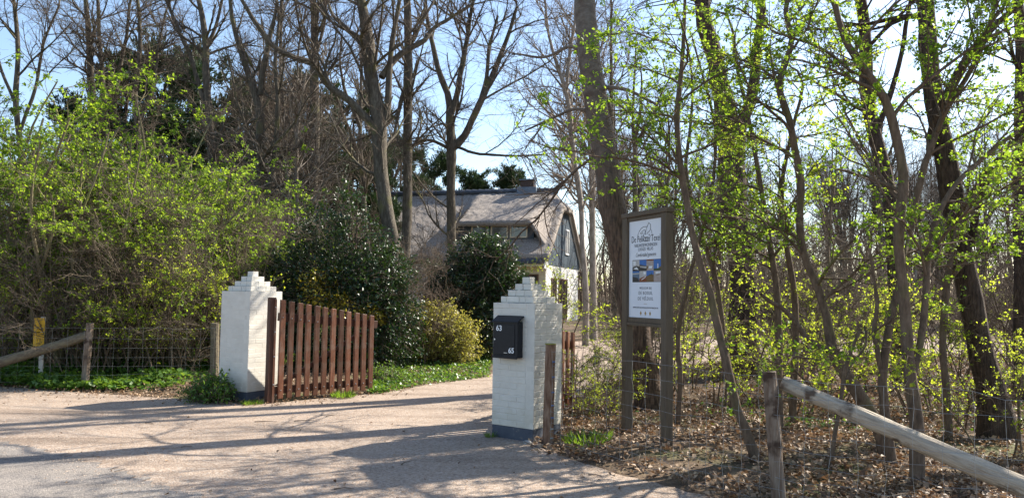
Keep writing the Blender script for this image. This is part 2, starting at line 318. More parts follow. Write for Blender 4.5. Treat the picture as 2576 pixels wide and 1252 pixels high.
def gravelmat(name, base, dark, chips, chip_scale=55, tint=None):
    m, n, l = mat(name); tc = n.new('ShaderNodeTexCoord')
    vo = n.new('ShaderNodeTexVoronoi'); vo.inputs['Scale'].default_value = chip_scale; l.new(tc.outputs['Object'], vo.inputs[0])
    r = ramp(n, chips); sp = n.new('ShaderNodeSeparateColor'); l.new(vo.outputs['Color'], sp.inputs[0]); l.new(sp.outputs[0], r.inputs[0])
    nz = n.new('ShaderNodeTexNoise'); nz.inputs['Scale'].default_value = 1.1; nz.inputs['Detail'].default_value = 9; nz.inputs['Roughness'].default_value = .7; l.new(tc.outputs['Object'], nz.inputs[0])
    r2 = ramp(n, [(.35, dark), (.62, base)]); l.new(nz.outputs[0], r2.inputs[0])
    mx = n.new('ShaderNodeMix'); mx.data_type = 'RGBA'; mx.inputs[0].default_value = .45; l.new(r2.outputs[0], mx.inputs[6]); l.new(r.outputs[0], mx.inputs[7]); col = mx.outputs[2]
    mp = n.new('ShaderNodeMapping'); mp.inputs['Rotation'].default_value = (0, 0, .35); mp.inputs['Scale'].default_value = (.22, 1.9, 1); l.new(tc.outputs['Object'], mp.inputs[0]); nw = n.new('ShaderNodeTexNoise'); nw.inputs['Scale'].default_value = 1.3; nw.inputs['Detail'].default_value = 7; l.new(mp.outputs[0], nw.inputs[0])
    rw = ramp(n, [(.32, (.70, .68, .66)), (.5, (1, 1, 1)), (.7, (1.0, .99, .97))]); l.new(nw.outputs[0], rw.inputs[0]); mw = n.new('ShaderNodeMix'); mw.data_type = 'RGBA'; mw.blend_type = 'MULTIPLY'; mw.inputs[0].default_value = 1; l.new(col, mw.inputs[6]); l.new(rw.outputs[0], mw.inputs[7]); col = mw.outputs[2]
    b = n.new('ShaderNodeBsdfPrincipled'); b.inputs['Roughness'].default_value = .9; b.inputs['Specular IOR Level'].default_value = .25; l.new(col, b.inputs['Base Color'])
    n3 = n.new('ShaderNodeTexNoise'); n3.inputs['Scale'].default_value = 3; n3.inputs['Detail'].default_value = 8; l.new(tc.outputs['Object'], n3.inputs[0])
    b1 = n.new('ShaderNodeBump'); b1.inputs['Strength'].default_value = .5; b1.inputs['Distance'].default_value = .04; l.new(n3.outputs[0], b1.inputs['Height'])
    b2 = n.new('ShaderNodeBump'); b2.inputs['Strength'].default_value = .7; b2.inputs['Distance'].default_value = .008; b2.invert = True; l.new(vo.outputs['Distance'], b2.inputs['Height']); l.new(b1.outputs[0], b2.inputs['Normal'])
    l.new(b2.outputs[0], b.inputs['Normal']); o = n.new('ShaderNodeOutputMaterial'); l.new(b.outputs[0], o.inputs[0]); return m
M['gravel'] = gravelmat('pink_gravel', (.315, .242, .188), (.215, .163, .126), [(0, (.17, .12, .09)), (.35, (.37, .275, .205)), (.7, (.425, .345, .282)), (1, (.55, .485, .42))])
M['asphalt'] = gravelmat('worn_asphalt', (.26, .228, .20), (.17, .152, .14), [(0, (.08, .075, .07)), (.5, (.25, .22, .20)), (1, (.42, .37, .32))], 90)
def sheet(name, poly, z, m):
    bm = bmesh.new(); vs = [bm.verts.new((x, y, z)) for x, y in poly]; f = bm.faces.new(vs); bm.normal_update()
    if f.normal.z < 0: f.normal_flip()
    bmesh.ops.triangulate(bm, faces=bm.faces); me = bpy.data.meshes.new(name); bm.to_mesh(me); bm.free(); me.materials.append(m)
    return tag(link(name, me), kind='structure')
sheet('driveway', DRIVE, .004, M['gravel'])
road = [G(*p) for p in [(-900, 1085), (-300, 1100), (0, 1110), (90, 1122), (180, 1148), (280, 1182), (390, 1214), (500, 1238), (600, 1262), (700, 1295)]] + [np.array(p + (0,), float) for p in [(-.7, 4.0), (.9, 2.6), (3, 1.4), (12, -1.5), (28, -5), (28, -11), (-28, -11), (-28, 5)]]
ROAD = rough_outline(road, .05, .11, 9); ROADC = np.array([p[:2] for p in road])
sheet('road', ROAD, .009, M['asphalt'])

def scatter(xy_gen, n, cond):
    xy = xy_gen(n); return xy[cond(xy[:, 0], xy[:, 1])]
# loose stones over the drive
def stones(xy, size, g=rng, z0=.004):
    n = len(xy); base = np.array([[1, 0, 0], [-.5, .87, 0], [-.5, -.87, 0], [.3, .2, .8], [-.4, -.1, .65]]); s = size * g.uniform(.5, 1.6, (n, 1, 1))
    a = g.uniform(0, 6.3, n); ca, sa = np.cos(a)[:, None], np.sin(a)[:, None]
    v = base[None] * (1 + g.normal(size=(n, 5, 3)) * .22); vx = v[..., 0] * ca - v[..., 1] * sa; vy = v[..., 0] * sa + v[..., 1] * ca
    v = np.stack([vx, vy, v[..., 2] * .75], -1) * s; v[..., 0] += xy[:, :1]; v[..., 1] += xy[:, 1:2]; v[..., 2] += z0 - .001
    i = np.arange(n)[:, None] * 5; f = np.concatenate([i + [0, 1, 3], i + [1, 4, 3], i + [1, 2, 4], i + [2, 0, 3], i + [2, 3, 4]]); return v.reshape(-1, 3), f
def fan(n, y0=4.0, y1=14, p=1.0, sp=.72, g=rng):
    y = y0 * (y1 / y0) ** (g.uniform(0, 1, n) ** p); return np.stack([g.uniform(-sp, sp, n) * y, y], 1)
M['chips'] = leafmat('stone_chips', (.20, .14, .105), (.50, .41, .33), (.1, .1, .1), (.2, .2, .2), 0, .1, .95)
q = fan(60000, 4, 15); q = q[inside(DRIVE, q[:, 0], q[:, 1])]; onroad = inside(ROADC, q[:, 0], q[:, 1]); q = q[~onroad | (rng.uniform(size=len(q)) < .12)]
V, Fx = stones(q, .0045); tag(link('gravel_stones', mesh('gravel_stones', V, [Fx], M['chips'])), 'loose pinkish stone chips lying over the gravel drive', 'gravel', kind='stuff')
# gravel spilled over the asphalt edge
q = np.concatenate([fan(60000, 4, 9, sp=.75)]); q = q[inside(ROADC, q[:, 0], q[:, 1])]; dd = segdist(ROADC, q[:, 0], q[:, 1]); q = q[rng.uniform(size=len(q)) < .4 * np.exp(-(dd / .3) ** 2)]
V, Fx = stones(q, .006, z0=.010); tag(link('spilled_gravel', mesh('spilled_gravel', V, [Fx], M['chips'])), 'gravel spilled over the edge of the asphalt road', 'gravel', kind='stuff')

# dead leaves
def litter(q, size, zj, name, label, m=None, g=rng):
    n = len(q); z = H(q[:, 0], q[:, 1]) + g.uniform(.002, zj, n) + .004; p = np.stack([q[:, 0], q[:, 1], z], 1); a = g.uniform(0, 6.3, n)
    d = np.stack([np.cos(a), np.sin(a), g.normal(size=n) * .45], 1)
    V, Fx = leafset(p, d, size, g, fold=.5, wid=.7, tilt=.25); V[:, 2] = np.maximum(V[:, 2], H(V[:, 0], V[:, 1]) + .003) if n < 60000 else np.maximum(V[:, 2], .004)
    return tag(link(name, mesh(name, V, [Fx], m or M['litter'])), label, 'leaf litter', kind='stuff')
q = np.stack([rng.uniform(.2, 14, 150000), 4.2 * (22 / 4.2) ** rng.uniform(0, 1, 150000)], 1)
d = segdist(COARSE, q[:, 0], q[:, 1]); ins = inside(COARSE, q[:, 0], q[:, 1]); q = q[(~ins & (d > 0)) | (ins & (rng.uniform(size=len(q)) < .6 * np.exp(-d / .12)))]
q = q[(q[:, 0] < q[:, 1] * .75 + 1)]; q = q[noise2(q[:, 0] * 3, q[:, 1] * 3, 61) + rng.normal(size=len(q)) * .25 > -.33]
g = np.random.default_rng(62); tw = q[g.choice(len(q), 900)]; an = g.uniform(0, 6.3, 900); tl = g.uniform(.08, .45, 900); tz = H(tw[:, 0], tw[:, 1]) + g.uniform(.03, .07, 900)
tp = np.stack([np.stack([tw[:, 0] + np.cos(an) * tl * f + g.normal(size=900) * .012, tw[:, 1] + np.sin(an) * tl * f, tz + g.normal(size=900) * .012], 1) for f in (-.5, 0, .5)], 1)
V, Fq = tubes(tp, np.full((900, 3), .0035) * [1.2, 1, .5], 4); tag(link('fallen_twigs', mesh('fallen_twigs', V, [Fq], M['twigl'])), 'thin dry twigs strewn among the dead leaves on the right', 'twigs', kind='stuff')
litter(q, .052, .05, 'leaf_litter', 'brown dead leaves covering the wood floor behind the right fence')
q = np.stack([rng.uniform(-14, -1.5, 60000), rng.uniform(10, 19, 60000)], 1); d = segdist(COARSE, q[:, 0], q[:, 1]); ins = inside(COARSE, q[:, 0], q[:, 1])
q = q[(~ins & (rng.uniform(size=len(q)) < np.exp(-d / 1.3) + .12)) | (ins & (rng.uniform(size=len(q)) < .5 * np.exp(-d / .25)))]
litter(q, .04, .03, 'leaf_litter', 'brown dead leaves along the foot of the left wire fence')
q = fan(1500, 4, 14); q = q[inside(COARSE, q[:, 0], q[:, 1])]; q = q[rng.uniform(size=len(q)) < .35]
litter(q, .035, .006, 'leaf_litter', 'a few dry leaves and bits scattered over the open drive')

for px, py, L, an in [(740, 990 + 70, .22, .3), (365, 1064, .16, -.5), (820, 1048, .12, .9), (640, 1062, .25, .15), (1010, 1170, .14, 1.2), (455, 1126, .10, .4), (1480, 1196, .12, -.3), (840, 1232, .15, .2)]:
    p = G(px, py); bb = B(); bb.tube([(0, 0, .004), (L * .5, .012, .009), (L, -.01, .004)], [.005, .004, .002], 5); o = bb.build('fallen_twig', M['twig'], None, loc=(p[0], p[1], .006), rot=(0, 0, an)); tag(o, 'thin dry twig lying on the open gravel drive', 'twig', 'twigs fallen on the drive')
# green ground cover
def cover(q, size, zmax, name, label, m, g=rng, k=1.0):
    n = len(q); bump = np.clip(.5 + .6 * noise2(q[:, 0] * 2.5, q[:, 1] * 2.5, 11), .12, 1); z = H(q[:, 0], q[:, 1]) + g.uniform(.01, 1, n) ** .7 * zmax * bump
    p = np.stack([q[:, 0], q[:, 1], z], 1); a = g.uniform(0, 6.3, n); d = np.stack([np.cos(a), np.sin(a), np.full(n, .15)], 1)
    V, Fx = leafset(p, d, size, g, fold=.2, wid=.85, tilt=.35); return tag(link(name, mesh(name, V, [Fx], m)), label, 'ground cover', kind='stuff')
def patch(px0, px1, D0, D1, n, g=rng):
    y = g.uniform(D0, D1, n); return np.stack([(g.uniform(px0, px1, n) - 1288) / F * y, y], 1)
def outside(q, e=.0):
    return q[~inside(COARSE, q[:, 0], q[:, 1]) | (segdist(COARSE, q[:, 0], q[:, 1]) < e)]
q = outside(patch(-50, 620, 11.3, 17, 42000), .06); nn = noise2(q[:, 0] * 1.4, q[:, 1] * 1.4, 21); q = q[nn + rng.normal(size=len(q)) * .2 > -.12]
cover(q, .075, .28, 'ground_cover', 'bright green broad leaves growing under the left hedge', M['ivy'])
q = outside(patch(935, 1235, 11.4, 17.5, 26000), .12); q = q[noise2(q[:, 0] * 2.2, q[:, 1] * 2.2, 41) + rng.normal(size=len(q)) * .3 > -.1]; litter(outside(patch(900, 1240, 11.4, 18, 3000), .2), .04, .04, 'leaf_litter', 'dry leaves among the weeds on the verge beyond the gate')
cover(q, .05, .13, 'ground_cover', 'low green weeds on the verge beyond the open gate', M['ivy'])
q = outside(patch(-400, 1240, 17, 30, 22000), .05); cover(q, .09, .3, 'ground_cover', 'deeper green undergrowth seen between the hedge stems', M['ivy'])
q = outside(patch(640, 1240, 15, 21, 12000), .05)
cover(q, .06, .15, 'ground_cover', 'weeds and ivy at the foot of the holly bushes', M['ivy'])
q = outside(patch(1430, 2700, 8.5, 30, 30000), 0); nn = noise2(q[:, 0] * .9, q[:, 1] * .9, 31); q = q[nn + rng.normal(size=len(q)) * .25 > .25]
cover(q, .05, .14, 'ground_cover', 'patches of fresh green plants on the floor of the right wood', M['ivy'])
# grass tufts
def tuft(cx, cy, n, r, h, name, label, g=rng):
    a = g.uniform(0, 6.3, n); rr = r * np.sqrt(g.uniform(0, 1, n)); p = np.stack([cx + rr * np.cos(a), cy + rr * np.sin(a), np.zeros(n)], 1); p[:, 2] = H(p[:, 0], p[:, 1])
    d = norm(np.stack([np.cos(a) * .5, np.sin(a) * .5, np.ones(n)], 1) + g.normal(size=(n, 3)) * .3); V, Fx = leafset(p, d, h, g, fold=.1, wid=.08, tilt=.15)
    return tag(link(name, mesh(name, V, [Fx], M['grass'])), label, 'grass', kind='stuff')
c = G(1478, 1122); tuft(c[0], c[1], 260, .22, .13, 'grass_tuft', 'small bright grass tuft in the dead leaves right of the mailbox pillar')
c = G(635, 1017); tuft(c[0], c[1] - .02, 220, .13, .07, 'grass_tuft', 'little green weed tuft at the foot of the left pillar')
c = G(862, 1000); tuft(c[0], c[1], 260, .15, .10, 'grass_tuft', 'green weed tuft growing under the open gate leaf')
c = G(1232, 1100); tuft(c[0], c[1], 60, .05, .07, 'grass_tuft', 'tiny green tuft at the left foot of the mailbox pillar')

# ------------------------------------------------------------------ gate pillars
n1 = Vector((math.sin(R(57)), -math.cos(R(57)), 0))           # right faces look this way
PYAW = math.atan2(n1.y, n1.x)                                 # local +x = right face normal, local -y = left face normal
def pillar(name, corner, s, hs, label, courses, rec, yaw, gap, plinth=.13):
    """corner: front bottom corner (local +x,-y)"""
    M3 = Matrix.Rotation(yaw, 3, 'Z'); c = Vector(corner) - M3 @ Vector((s / 2, -s / 2, 0))
    t = empty(name, (c.x, c.y, 0), yaw, label, 'gate pillar', 'white stepped gate pillars')
    B().box(-s / 2 + .004, s / 2 - .004, -s / 2 + .004, s / 2 - .004, -.05, plinth).build('plinth', M['plinth'], t, bevel=.006)
    core = B().box(-s / 2 + rec, s / 2 - rec, -s / 2 + rec, s / 2 - rec, plinth + .001, hs - .004); core.build('mortar_core', M['white'], t)
    ch = (hs - plinth) / courses; d = .10; L = s - d; cache = {}
    def brick(x0, x1, y0, y1, z0, h):
        k = (round(x1 - x0, 3), round(y1 - y0, 3), round(h, 3))
        if k not in cache: cache[k] = [B().box(-k[0] / 2, k[0] / 2, -k[1] / 2, k[1] / 2, 0, k[2]).mesh('brick', M['white'], bevel=.0035)]
        o = link('brick', cache[k][0], t, ((x0 + x1) / 2 + random.uniform(-1, 1) * .0012, (y0 + y1) / 2 + random.uniform(-1, 1) * .0012, z0)); o.rotation_euler = (0, 0, random.uniform(-1, 1) * .004)
    def ring(sz, z0, h, alt, L):
        for k in range(4):
            cuts = [0, L / 2, L] if alt else [0, L * .25, L * .75, L]
            for a, b in zip(cuts[:-1], cuts[1:]):
                u0, u1 = -sz / 2 + a + gap / 2, -sz / 2 + b - gap / 2; v0, v1 = -sz / 2, -sz / 2 + d - gap
                x0, x1, y0, y1 = [(u0, u1, v0, v1), (-v1, -v0, u0, u1), (-u1, -u0, -v1, -v0), (v0, v1, -u1, -u0)][k]
                brick(x0, x1, y0, y1, z0 + gap / 2, h - gap)
    for i in range(courses): ring(s, plinth + i * ch, ch, i % 2, L)
    # stepped cap
    z = hs; k = s
    for i in range(4):
        k -= s * .205; h2 = ch * 1.06
        if k > .25: ring(k, z, h2, i % 2, k - d); B().box(-k / 2 + .006, k / 2 - .006, -k / 2 + .006, k / 2 - .006, z, z + h2 - .004).build('mortar_core', M['white'], t)
        elif k > .13:
            brick(-k / 2, -.004, -k / 2, k / 2, z, h2 - gap * .6); brick(.004, k / 2, -k / 2, k / 2, z, h2 - gap * .6)
        else: brick(-k / 2, k / 2, -k / 2, k / 2, z, h2)
        z += h2
    return t, c
PR, cR = pillar('gate_pillar', G(1341, 1113), .535, 1.41, 'white brick gate pillar carrying the black mailbox', 20, .0035, R(-36), .007)
PL, cL = pillar('gate_pillar', G(620, 1011), .573, 1.49, 'white brick gate pillar behind the brown slatted gate', 21, .0012, R(-30.5), .003)

# mailbox on the left face of the right pillar
s = .535; M3 = Matrix.Rotation(R(-36), 3, 'Z')
mb = empty('mailbox', cR + M3 @ Vector((-.03, -s / 2, .845)), R(-36), 'black metal mailbox numbered 63 and 65 on the white pillar', 'mailbox')
W_, D_, H_ = .315, .10, .37
B().prism([(-W_ / 2, -.0), (W_ / 2, -.0), (W_ / 2, H_), (-W_ / 2, H_)], -D_, -.004).build('box_body', M['box'], mb, bevel=.004)
lid = B().add([(-W_ / 2 - .012, -D_ - .018, H_ - .012), (W_ / 2 + .012, -D_ - .018, H_ - .012), (W_ / 2 + .012, -.004, H_ + .045), (-W_ / 2 - .012, -.004, H_ + .045),
               (-W_ / 2 - .012, -D_ - .018, H_ + .004), (W_ / 2 + .012, -D_ - .018, H_ + .004), (W_ / 2 + .012, -.004, H_ + .063), (-W_ / 2 - .012, -.004, H_ + .063)],
              [(0, 3, 2, 1), (4, 5, 6, 7), (0, 1, 5, 4), (1, 2, 6, 5), (2, 3, 7, 6), (3, 0, 4, 7)]); lid.build('lid', M['box'], mb, bevel=.003)
dr = B().box(-W_ / 2 + .012, W_ / 2 - .035, -D_ - .006, -D_ - .0005, .035, H_ - .03).build('door', M['box'], mb, bevel=.002)
B().box(-W_ / 2 - .002, W_ / 2 + .002, -D_ - .012, -D_ + .0, -.008, .022).build('bottom_lip', M['box'], mb, bevel=.003)
lk = B(); lk.tube([(-W_ / 2 + .03, -D_ - .004, .185), (-W_ / 2 + .03, -D_ - .013, .185)], .009, 12); lk.build('lock', M['steel'], dr)
B().box(-.01, .035, -D_ - .0085, -D_ - .0065, .048, .053).build('nameplate', M['steel'], dr)
def text(body, name, parent, x, y, z, size, m, rot=(R(90), 0, 0), sx=1, off=0, align='CENTER', shear=0, depth=.0006, sp=1.0):
    cu = bpy.data.curves.new('text', 'FONT'); cu.body = body; cu.size = size; cu.align_x = align; cu.extrude = depth; cu.offset = off; cu.shear = shear; cu.space_character = sp; cu.resolution_u = 3
    o = bpy.data.objects.new('tmp', cu); me = bpy.data.meshes.new_from_object(o, depsgraph=None) if False else None
    C.objects.link(o); dg = bpy.context.evaluated_depsgraph_get(); me = bpy.data.meshes.new_from_object(o.evaluated_get(dg)); bpy.data.objects.remove(o)
    me.materials.clear(); me.materials.append(m); r = link(name, me, parent, (x, y, z), rot); r.scale = (sx, 1, 1); return r
text('63', 'numeral', dr, -.075, -D_ - .0075, .275, .078, M['numeral'], off=.0016)
text('65', 'numeral', dr, .085, -D_ - .0075, .052, .075, M['numeral'], off=.0016)

# ------------------------------------------------------------------ slatted gates
def gate_leaf(a, b, htop0, htop1, n, label, hinge=True, wslat=.075):
    a = Vector(a); b = Vector(b); a.z = b.z = 0; L = (b - a).length; yaw = math.atan2((b - a).y, (b - a).x)
    t = empty('slatted_gate', a, yaw, label, 'gate', 'two leaves of the brown slatted gate')
    zt = lambda x: htop0 + (htop1 - htop0) * x / L
    for i in range(n):
        x = .16 + (L - .16 - wslat / 2) * i / (n - 1); h = zt(x); z0 = .05
        o = B().add([(-wslat / 2, -.018, z0), (wslat / 2, -.018, z0), (wslat / 2, .018, z0), (-wslat / 2, .018, z0), (-wslat / 2, -.018, h + .006), (wslat / 2, -.018, h - .006), (wslat / 2, .018, h - .006), (-wslat / 2, .018, h + .006)],
                    [(0, 3, 2, 1), (4, 5, 6, 7), (0, 1, 5, 4), (1, 2, 6, 5), (2, 3, 7, 6), (3, 0, 4, 7)]).build('slat', M['gate'], t, bevel=.004)
        o.location = (x, -.045 + random.uniform(-1, 1) * .002, 0); o.rotation_euler = (0, random.uniform(-1, 1) * .006, random.uniform(-1, 1) * .03)
        for zz in ((.16, h * .83) if i < 5 else (.16,)):
            bb = B(); bb.tube([(0, -.019, zz), (0, -.027, zz)], [.009, .005], 8); bb.build('bolt', M['steel'], o)
    B().box(.03, L, -.022, .022, zt(0) - .30, zt(0) - .19).build('top_rail', M['gatedark'], t, bevel=.004).rotation_euler = (0, (zt(0) - zt(L)) / L * .55, 0)
    B().box(.03, L, -.022, .022, .11, .21).build('bottom_rail', M['gatedark'], t, bevel=.004)
    x1, x0_, z0_, z1_ = L - .12, .1, .22, zt(L) - .24
    B().add([(x0_, -.020, z0_), (x0_ + .12, -.020, z0_), (x1, -.020, z1_), (x1 - .12, -.020, z1_), (x0_, .020, z0_), (x0_ + .12, .020, z0_), (x1, .020, z1_), (x1 - .12, .020, z1_)],
            [(0, 1, 2, 3), (7, 6, 5, 4), (0, 4, 5, 1), (1, 5, 6, 2), (2, 6, 7, 3), (3, 7, 4, 0)]).build('brace', M['gatedark'], t)
    if hinge:
        B().box(-.045, .045, -.085, -.002, 0, htop0 + .01).build('hinge_post', M['gatedark'], t, bevel=.005)
        B().box(.012, .046, -.098, -.0865, .01, htop0 - .01).build('cover_strip', M['gate'], t, bevel=.003)
        for zz in (.25, .62, .95, 1.28):
            bb = B(); bb.tube([(.028, -.0985, zz), (.028, -.109, zz)], [.011, .006], 8); bb.build('bolt', M['steel'], t)
    return t
gate_leaf(G(672, 1013), G(931, 987), 1.40, 1.145, 12, 'brown slatted wooden gate leaf standing open beside the left pillar')
gr0 = cR + M3 @ Vector((-.34, .06, 0)); gate_leaf(tuple(gr0), tuple(P(1434, 990, 10.3)), 1.18, 1.0, 11, 'brown slatted gate leaf seen edge-on behind the mailbox pillar', hinge=False)

# ------------------------------------------------------------------ sign
a = Vector(G(1577, 1101)); b = Vector(G(1677, 1134)); L = (b - a).length; yaw = math.atan2((b - a).y, (b - a).x)
sg = empty('information_sign', a, yaw, 'tall taupe wooden sign with white printed panel beside the drive', 'sign')
HS = 2.375
for x in (0, L): B().box(x - .045, x + .045, -.045, .045, -.1, HS - .05).build('post', M['signwood'], sg, bevel=.005)
B().box(-.055, L + .055, -.055, .055, HS - .049, HS).build('top_rail', M['signwood'], sg, bevel=.006)
B().box(.046, L - .046, -.03, .03, 1.225, 1.275).build('bottom_rail', M['signwood'], sg, bevel=.004)
B().box(.046, L - .046, -.04, .035, 1.19, 1.2235).build('bottom_sill', M['signwood'], sg, bevel=.004)
B().box(.046, L - .046, -.028, .02, HS - .09, HS - .051).build('inner_trim', M['signwood'], sg, bevel=.003)
pw = L - .096; pz0, pz1 = 1.277, HS - .092
pn = B().box(.048, L - .048, -.012, 0, pz0, pz1).build('panel', M['panel'], sg); tag(pn, 'white printed panel with logo, photos and lettering')
cx = L / 2; yy = -.0135; ph = pz1 - pz0
zt = lambda f: pz1 - f * ph
k = pw / .62
text('De Pelikaan Texel', 'lettering', pn, cx, yy, zt(.225), .098 * k, M['ink'], sx=.74, off=-.0006)
text('VAKANTIEWONINGEN', 'lettering', pn, cx, yy, zt(.275), .050 * k, M['greyink'], sx=.80)
text("LODGES  VILLA'S", 'lettering', pn, cx, yy, zt(.315), .046 * k, M['greyink'], sx=.8)
text('Comfortabel genieten', 'lettering', pn, cx, yy, zt(.375), .058 * k, M['ink'], sx=.72, shear=.4, off=-.0008)
text('WELKOM BIJ', 'lettering', pn, cx, yy, zt(.71), .034 * k, M['greyink'], sx=.95, sp=1.25)
text('DE BOSUIL', 'lettering', pn, cx, yy, zt(.765), .048 * k, M['greyink'], sx=.95, sp=1.2)
text('&', 'lettering', pn, cx, yy, zt(.79), .02 * k, M['greyink'])
text('DE VELDUIL', 'lettering', pn, cx, yy, zt(.822), .048 * k, M['greyink'], sx=.95, sp=1.2)
text('WWW.DEPELIKAANVAKANTIEWONINGEN.NL', 'lettering', pn, cx, yy, zt(.905), .022 * k, M['greyink'], sx=1.0)
B().box(cx - .03, cx + .03, yy, -.0121, zt(.86), zt(.857)).build('gold_line', M['gold'], pn)
for dx in (-.085, 0, .085):
    q_ = [(cx + dx - .016, zt(.955)), (cx + dx, zt(.932)), (cx + dx + .016, zt(.955)), (cx + dx, zt(.978))]; B().prism(q_, yy, -.0121).build('gold_diamond', M['gold'], pn)
# emblem: arc and long-billed bird in brush lines
def stroke(pts, r=.003):
    r = r * .7
    sx_ = pw / 1100; f = lambda p: (.048 + (p[0] - 260) * sx_, yy, pz1 - (p[1] - 70) * .00031)
    B().tube([f(p) for p in pts], r, 5).build('emblem_line', M['ink'], pn)
stroke([(550, 650), (558, 540), (600, 430), (660, 345), (740, 300), (860, 305)], .0035); stroke([(960, 390), (1000, 460), (1020, 600)], .0025)
stroke([(810, 560), (815, 450), (850, 330), (910, 180), (970, 250), (970, 380), (940, 460), (890, 490), (850, 545)], .0035)
stroke([(635, 510), (700, 440), (770, 400), (800, 420), (790, 480), (765, 530), (800, 560)], .003); stroke([(635, 510), (690, 530), (720, 480)], .0035)
stroke([(740, 540), (745, 610), (800, 655), (890, 645)], .0035); stroke([(900, 575), (935, 570), (935, 600), (965, 610), (975, 645)], .003); stroke([(920, 668), (965, 668)], .003)
# eight little photos printed on the panel
def flat(name, c): return surf(name, [(.3, tuple(v * .8 for v in c)), (.7, tuple(min(1, v * 1.15) for v in c))], 40, bump=0, rough=.5)
pc = {k_: flat('print_' + k_, v) for k_, v in dict(blue=(.06, .16, .42), pale=(.45, .42, .40), sand=(.38, .31, .28), dark=(.05, .045, .04), green=(.05, .075, .025), white=(.7, .7, .7), rust=(.22, .07, .03), sea=(.12, .16, .22), brown=(.18, .11, .05)).items()}
px0, px1 = .048 + pw * .11, .048 + pw * .945; fz0, fz1 = zt(.41), zt(.635); cw = (px1 - px0) / 4; chh = (fz0 - fz1) / 2
B().box(px0 - .003, px1 + .003, -.0127, -.0121, fz1 - .003, fz0 + .003).build('photo_border', pc['dark'], pn)
def photo(i, j, layers):
    ph_ = empty('printed_photo', (0, 0, 0)); ph_.parent = pn; x0 = px0 + i * cw + .0006; z0 = fz1 + (1 - j) * chh + .0006; w_, h_ = cw - .0012, chh - .0012
    for q_i, (c_, poly) in enumerate(layers):
        B().prism([(x0 + u * w_, z0 + v * h_) for u, v in poly], -.0131 - .0003 * q_i, -.0128).build('print_area', pc[c_], ph_)
full = [(0, 0), (1, 0), (1, 1), (0, 1)]
photo(0, 0, [('pale', full), ('white', [(.1, .55), (.45, .55), (.45, .92), (.1, .92)]), ('dark', [(0, 0), (1, 0), (1, .4), (.6, .5), (0, .35)]), ('white', [(.1, .2), (.9, .1), (.6, .38)])])
photo(1, 0, [('blue', full), ('dark', [(0, 0), (1, 0), (1, .45), (0, .6)]), ('pale', [(.1, .32), (1, .22), (1, .4), (.1, .45)])])
photo(2, 0, [('sand', full), ('rust', [(0, .9), (1, .9), (1, 1), (0, 1)]), ('white', [(.3, .2), (.75, .2), (.85, .42), (.35, .42)]), ('brown', [(0, 0), (.3, .4), (0, .45)])])
photo(3, 0, [('blue', full), ('green', [(0, 0), (1, 0), (1, .2), (0, .15)]), ('white', [(.5, .2), (.64, .2), (.62, .6), (.52, .6)]), ('sea', [(.52, .6), (.62, .6), (.57, .9)]), ('brown', [(.7, .18), (1, .18), (1, .36), (.8, .32)])])
photo(0, 1, [('sea', full), ('pale', [(0, .7), (1, .74), (1, .84), (0, .8)]), ('blue', [(0, .86), (1, .86), (1, 1), (0, 1)]), ('dark', [(0, 0), (1, 0), (.8, .35), (0, .5)])])
photo(1, 1, [('pale', full), ('white', [(.6, .7), (.9, .7), (.9, .95), (.6, .95)]), ('rust', [(0, 0), (1, 0), (1, .5), (.5, .45), (0, .3)]), ('white', [(.3, .15), (.9, .4), (.95, .5), (.35, .25)])])
photo(2, 1, [('blue', full), ('brown', [(0, 0), (1, 0), (1, .65), (.5, .6), (0, .5)]), ('green', [(0, .5), (.5, .6), (1, .65), (.6, .7)]), ('dark', [(.68, .65), (.76, .65), (.72, .92)])])
photo(3, 1, [('sand', full), ('white', [(.25, .7), (.9, .75), (.9, .92), (.25, .9)]), ('brown', [(.4, .58), (.8, .6), (.8, .66), (.4, .64)])])

# ------------------------------------------------------------------ posts, rails, wire fences
def wood_post(name, base, top, w, m, label, cat='fence post', square=True, group=None, cap=None, seed=0):
    base = Vector(base); top = Vector(top); g = np.random.default_rng(seed); k = 10; n = 9; d = top - base
    V = []; ang = 2 * np.pi * np.arange(k) / k + .3; sh = 1 / np.maximum(np.abs(np.cos(ang)), np.abs(np.sin(ang))) ** .7 if square else np.ones(k)
    for i in range(n):
        c_ = base + d * (i / (n - 1)); rr = w / 2 * sh * (1 + g.normal(size=k) * .035) * (1 - .06 * i / n)
        V += [(c_.x + rr[j] * math.cos(ang[j] + PYAW), c_.y + rr[j] * math.sin(ang[j] + PYAW), c_.z + (g.normal() * .004 if i == n - 1 else 0)) for j in range(k)]
    Fs = [(i * k + j, i * k + (j + 1) % k, (i + 1) * k + (j + 1) % k, (i + 1) * k + j) for i in range(n - 1) for j in range(k)] + [tuple(range((n - 1) * k, n * k))]
    b_ = B().add([(v[0] - base.x, v[1] - base.y, v[2] - base.z) for v in V], Fs); t = empty(name, base, 0, label, cat, group); b_.build('timber', m, t)
    if cap:
        bb = B(); bb.tube([(d.x, d.y, d.z + .001), (d.x, d.y, d.z + .010)], [w * .56, w * .5], 10); bb.build('mossy_end', cap, t)
    return t
moss = surf('moss', [(.3, (.16, .15, .03)), (.7, (.30, .26, .06))], 30, bump=.5)
M['post2'] = surf('brown_split_post', [(.25, (.06, .03, .018)), (.48, (.17, .095, .06)), (.75, (.34, .23, .16))], 5, (5, 5, 1.2), rough=.9, bump=.7, bscale=14, bdist=.012)
p1b = G(1378, 1120); p1t = P(1385, 866, p1b[1]); pt = wood_post('fence_post', p1b, p1t, .112, M['post2'], 'rough brown wooden post with blue wire clips against the mailbox pillar', square=False, cap=moss, seed=3)
M['clip'] = surf('blue_clip', [(.3, (.05, .09, .2)), (.7, (.1, .15, .3))], 30, bump=0, rough=.4)
